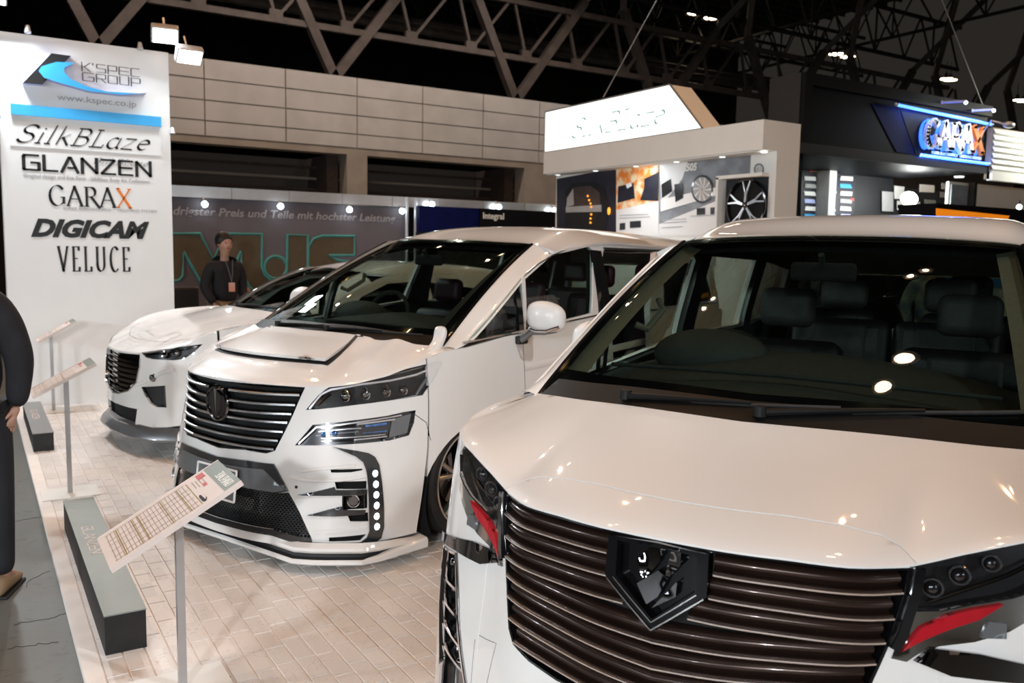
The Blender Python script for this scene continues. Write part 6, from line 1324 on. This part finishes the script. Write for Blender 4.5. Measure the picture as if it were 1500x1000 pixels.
for px in ((1190, 229.5), (1245, 238), (1330, 250), (1367, 255), (1405, 260)):
    p = at_y(*px, 8.2); e = empty('downlight', tuple(map(float, p)), label='round downlight in the soffit of the charcoal booth', cat='lamp', group='downlights in the charcoal booth soffit'); MB().lathe([(0, 0), (.07, 0), (.08, .02)], 16).build('lamp_face', 'dl', e)
p = at_y(1332, 291, 8.3); e = empty('floodlight', tuple(map(float, p)), label='dazzling floodlight inside the charcoal booth above the roof of the front van', cat='lamp'); MB().ball((0, 0, 0), .10, 14, 8, (2.2, .4, 1.1)).build('lamp_face', 'flood', e, True); MB().bar((0, 0, -.05), (0, .1, -.6), .02).build('lamp_arm', 'alu', e)
light('flood_light', 'POINT', tuple(p+np.array([0, -.12, 0])), 25, (.95, 1, .95), .1)
for a, b, lb in (((1378, 150), (1415, 148), 'nearer blue-lit spotlight arm above the raised lit name'), ((1423, 162), (1456, 160), 'blue-lit spotlight arm at the right top corner of the charcoal booth')):
    P0, P1 = at_y(*a, YG-.05), at_y(*b, YG-.35); e = empty('spot_lamp', tuple(map(float, P0)), label=lb, cat='lamp'); MB().bar((0, 0, 0), P1-P0, .016).build('lamp_arm', 'lav', e, True); MB().ball((0, 0, 0), .035, 10, 6).build('arm_foot', 'lav', e, True); MB().ball(P1-P0+np.array([0, 0, -.02]), .022, 10, 6).build('lamp_head', 'spotw', e, True)
# louvred white booth, counter, lamp at the right edge
tag(wbox('partition', (13.2, 9.0, -.03), (17.4, 9.1, 2.80), 'gboothl'), 'dark partition wall behind the cream boarded booth', 'partition')
lb = empty('booth', (14, 7.4, 0), label='cream white booth clad in horizontal boards at the right edge', cat='booth')
for k in range(7): MB().prism([(-.79, 0, 2.98+k*.089), (3.4, 0, 2.98+k*.089), (3.4, -.035, 3.0+k*.089), (3.4, 0, 3.062+k*.089), (-.79, 0, 3.062+k*.089), (-.79, -.035, 3.0+k*.089)], (0, .01, 0)).build('board', 'boothw', lb)
wbox('backing', (-.79, .015, 2.85), (3.4, .10, 3.62), 'wallb', lb); wbox('lower_rail', (-.79, -.03, 2.83), (3.4, .06, 2.97), 'towerw', lb); wbox('poster', (-.79, .6, 2.35), (-.35, .62, 2.80), 'gcar', lb); wbox('back_wall', (-.79, .65, -.03), (3.4, .7, 2.85), 'boothw', lb); wbox('dark_post', (-.33, .5, -.03), (-.25, .6, 2.85), 'darkh', lb)
light('booth_light', 'AREA', (14.3, 6.6, 3.9), 40, (.98, 1, .85), .6, aim=(14.2, 7.4, 3.2))
e = empty('spot_lamp', tuple(map(float, at_y(1478, 183, 7.1))), label='white clip floodlight above the cream boarded booth', cat='lamp'); MB().ball((0, 0, 0), .10, 12, 8, (1.2, .7, .5)).build('lamp_head', 'alu', e, True); MB().tube([(0, 0, 0), (-.2, .15, .06), (-.1, .34, -.10)], .015, 6).build('lamp_arm', 'alu', e, True)
ct = empty('counter', (12, 6.4, 0), label='black counter with an orange lit front strip behind the front van roof', cat='counter')
a, b = at_y(1370, 300, 6.4), at_y(1500, 316, 6.4); wbox('counter_body', (a[0]-12, 0, -.03), (b[0]-12+1.5, .5, a[2]-.03), 'dbooth', ct); MT['oran'] = emi('orange_lit_strip', (1, .30, .01), .55, (.8, .2, .01), 1)
MB().prism([at_y(*p, 6.38)-np.array([12, 6.4, 0]) for p in ((1371, 305), (1478, 316), (1470, 330), (1371, 330))], (0, -.01, 0)).build('orange_front', 'oran', ct)
wbox('counter_top', (a[0]-12, -.02, a[2]-.03), (b[0]-12+1.5, .52, a[2]+.02), 'dbooth', ct)
e = empty('table_lamp', tuple(map(float, at_y(1493, 303, 6.5))), label='small lit spotlight head over the black counter', cat='lamp'); MB().ball((0, 0, 0), .035, 12, 8).build('lamp_bulb', 'spotw', e, True); MB().bar((0, 0, 0), (0, 0, .09), .010).build('lamp_stem', 'matte', e)
# things seen through the front van's windows
bc = empty('counter', (8.4, 4.2, 0), label='blue and white reception counter seen through the windscreen of the front van', cat='counter')
def cpx(name, px, X, mat): return MB().prism([at_x(*p, X)-np.array([8.4, 4.2, 0]) for p in px], (.04, 0, 0)).build(name, mat, bc)
cpx('blue_board', [(1340, 388), (1520, 410), (1520, 420), (1340, 424)], 9.5, 'bluew'); cpx('white_front', [(1340, 424), (1520, 408), (1520, 520), (1340, 500)], 9.6, 'towerw'); cpx('orange_sign', [(1366, 371), (1470, 372), (1470, 388), (1366, 388)], 9.7, 'oran'); cpx('dark_wall', [(1262, 330), (1540, 330), (1540, 520), (1262, 520)], 10.2, 'dbooth')
# ================================================================ people
def skin(name, V, E_, R, mat, parent, root=0, sub=2):
    me = bpy.data.meshes.new(name); me.from_pydata([tuple(v) for v in V], E_, []); me.materials.append(MT[mat]); o = bpy.data.objects.new(name, me); COL.objects.link(o); o.parent = parent
    m = o.modifiers.new('skin', 'SKIN'); m.use_smooth_shade = True; m.branch_smoothing = .6
    for i, r in enumerate(R):
        d = me.skin_vertices[0].data[i]; d.radius = (r, r) if not hasattr(r, '__len__') else r; d.use_root = i == root
    s_ = o.modifiers.new('sub', 'SUBSURF'); s_.levels = s_.render_levels = sub; return o
def person(loc, rz, label, armR, armL, jacket='jacket', trousers='trouser', shoe='tan', h=1.0, extra=None, hands=(1, 1)):
    """x to the figure's left, y forward; armR / armL are shoulder, elbow, wrist, hand end"""
    e = empty('person', loc, rz, label=label, cat='person'); e.scale = (h, h, h)
    # body: head, neck, torso, legs in one surface
    V = [(0, 0, .95), (0, -.01, 1.12), (0, 0, 1.32), (0, -.01, 1.46), (0, .0, 1.54), (0, .01, 1.60), (0, .015, 1.68), (-.10, 0, .88), (-.11, .02, .50), (-.12, 0, .10), (-.12, .12, .04), (.10, 0, .88), (.11, .02, .50), (.12, 0, .10), (.12, .12, .04)]
    E_ = [(0, 1), (1, 2), (2, 3), (3, 4), (4, 5), (5, 6), (0, 7), (7, 8), (8, 9), (9, 10), (0, 11), (11, 12), (12, 13), (13, 14)]; R = [(.12, .08), (.11, .07), (.10, .07), (.06, .05), (.05, .05), (.075, .09), (.075, .09), .08, .055, .04, .035, .08, .055, .04, .035]
    for arm in (armR, armL):
        n = len(V); V += [arm[0], arm[1], arm[2]]; E_ += [(2, n), (n, n+1), (n+1, n+2)]; R += [.042, .036, .026]
    skin('body', V, E_, R, 'skin', e)
    # head details
    MB().ball((0, .005, 1.655), .098, 20, 14, (.86, 1.02, 1.15)).build('head', 'skin', e, True); MB().ball((0, .105, 1.64), .018, 10, 8, (.8, 1, 1.5)).build('nose', 'skin', e, True)
    for s_ in (-1, 1): MB().ball((s_*.034, .088, 1.665), .011, 8, 6).build('eye', 'hair', e, True); MB().ball((s_*.085, .0, 1.65), .022, 8, 8, (.4, .8, 1.2)).build('ear', 'skin', e, True)
    MB().ball((0, .093, 1.60), .02, 8, 6, (1.2, .4, .3)).build('mouth', 'redp', e, True)
    MB().ball((0, -.022, 1.695), .112, 20, 12, (.93, 1.02, 1.05)).build('hair', 'hair', e, True)
    # clothing
    V = [(0, 0, .90), (0, -.01, 1.12), (0, 0, 1.34), (0, -.008, 1.44), (0, -.008, 1.505)]; E2 = [(0, 1), (1, 2), (2, 3), (3, 4)]; R = [(.20, .145), (.19, .14), (.21, .145), (.15, .11), (.085, .08)]
    for arm in (armR, armL): n = len(V); V += [arm[0], arm[1], arm[2]]; E2 += [(2, n), (n, n+1), (n+1, n+2)]; R += [.088, .068, .048]
    skin('jacket', V, E2, R, jacket, e)
    V = [(0, 0, .93), (-.10, 0, .86), (-.11, .02, .50), (-.12, -.005, .09), (.10, 0, .86), (.11, .02, .50), (.12, -.005, .09)]; skin('trousers', V, [(0, 1), (1, 2), (2, 3), (0, 4), (4, 5), (5, 6)], [(.16, .12), .10, .075, .058, .10, .075, .058], trousers, e)
    for s_ in (-1, 1):
        rings = [[np.array([s_*.12+w*math.cos(a), y, z+hh*math.sin(a)]) for a in np.linspace(0, 2*math.pi, 12, endpoint=False)] for y, w, z, hh in ((-.09, .02, .04, .03), (-.06, .04, .055, .045), (.0, .043, .06, .05), (.08, .046, .045, .035), (.15, .045, .035, .026), (.19, .025, .028, .016))]
        loft('shoe', rings, shoe, e); MB().box((s_*.12-.045, -.08, .0), (s_*.12+.045, .175, .014)).build('shoe_sole', 'rubber', e, bevel=.005)
    # hands with five fingers
    for arm in (armR, armL):
        w, t = np.array(arm[2]), np.array(arm[3]); d = (t-w)/np.linalg.norm(t-w); side = np.array(arm[4], float) if len(arm) > 4 else np.array([0, 1., 0]); side -= d*(side@d); side /= np.linalg.norm(side); pn = np.cross(d, side)
        V = [w-d*.02, w+d*.03, w+d*.07]; E3 = [(0, 1), (1, 2)]; R = [.026, (.030, .020), (.036, .018)]
        for k, (o_, L) in enumerate(((.030, .072), (.010, .080), (-.010, .076), (-.029, .060))):
            b = w+d*.085+side*o_; n = len(V); V += [b, b+d*L*.5+pn*.004, b+d*L*.82+pn*.022, b+d*L*.95+pn*.040]; E3 += [(2, n), (n, n+1), (n+1, n+2), (n+2, n+3)]; R += [.0115, .0095, .0085, .0075]
        n = len(V); b = w+d*.03+side*.024; V += [b, b+side*.028+d*.028+pn*.006, b+side*.036+d*.058+pn*.016]; E3 += [(1, n), (n, n+1), (n+1, n+2)]; R += [.014, .011, .009]
        skin('hand', V, E3, R, 'skin', e, 1, 2)
    return e
# dark-clothed visitor cut by the left edge
rz = math.radians(-20); P0 = np.array([-.05, 4.68, -.03]); Rm = np.array([[math.cos(rz), math.sin(rz), 0], [-math.sin(rz), math.cos(rz), 0], [0, 0, 1]]); loc = lambda x, y, z: tuple(Rm@(np.array([x, y, z+.0])-P0))
person(tuple(P0), rz, 'person in a black jacket and dark trousers, cut off by the left edge', (loc(.085, 4.66, 1.40), loc(.175, 4.60, 1.10), loc(.150, 4.60, .87), loc(.085, 4.62, .70), tuple(Rm@np.array([-.8, -.5, -.3]))), ((-.20, 0, 1.40), (-.27, -.02, 1.12), (-.26, .05, .86), (-.26, .08, .72)), h=1.0)
e = person((2.72, 11.2, -.03), math.radians(-165), 'person with black hair, dark jacket and lanyard standing before the giant letters', ((.19, 0, 1.40), (.26, -.04, 1.12), (.20, .08, .92), (.12, .14, .86)), ((-.19, 0, 1.40), (-.25, -.03, 1.13), (-.19, .10, .93), (-.10, .16, .88)), 'jacket', 'khaki', 'tan', h=1.02)
MB().tube([(-.05, .10, 1.46), (-.02, .145, 1.30), (0, .155, 1.18)], .006, 6).build('lanyard', 'lanyard', e, True); MB().tube([(.05, .10, 1.46), (.02, .145, 1.30), (0, .155, 1.18)], .006, 6).build('lanyard', 'lanyard', e, True); wbox('name_badge', (-.04, .155, 1.07), (.04, .163, 1.18), 'badge', e)
MB().tube([(-.26, -.02, 1.10), (-.33, .02, 1.0), (-.30, .04, .80), (-.29, .03, .66)], [.05, .06, .055, .05], 10).build('folded_coat', 'camel', e, True)
e = person((9.0, 5.6, -.03), math.radians(120), 'person in a blue and green plaid shirt, seen through the front van windows', ((.19, 0, 1.40), (.26, .02, 1.12), (.20, .16, .95), (.15, .22, .88)), ((-.19, 0, 1.40), (-.26, -.02, 1.12), (-.2, .1, .92), (-.15, .16, .86)), 'plaid', 'trouser', 'tan')
def chair(x, y, label):
    e = empty('office_chair', (x, y, -.03), label=label, cat='chair')
    soft('seat', (-.24, -.23, .42), (.24, .23, .50), 'matte', e, .03); soft('backrest', (-.23, .20, .52), (.23, .28, 1.12), 'matte', e, .05)
    MB().bar((0, 0, .1), (0, 0, .42), .03).build('column', 'gun', e, True); MB().bar((0, .25, .40), (0, .25, .62), .03).build('back_support', 'gun', e, True)
    for k in range(5): a = k*1.2566; MB().bar((0, 0, .10), (.28*math.cos(a), .28*math.sin(a), .06), .022, .014).build('leg', 'gun', e); MB().ball((.28*math.cos(a), .28*math.sin(a), .03), .03, 10, 6).build('caster', 'rubber', e, True)
chair(2.30, 11.6, 'black high-backed chair standing between the tower and the standing person'); chair(3.75, 12.2, 'black high-backed chair behind the roof of the low white car')
# ================================================================ the cars
van_front(); van_middle(); car_back()
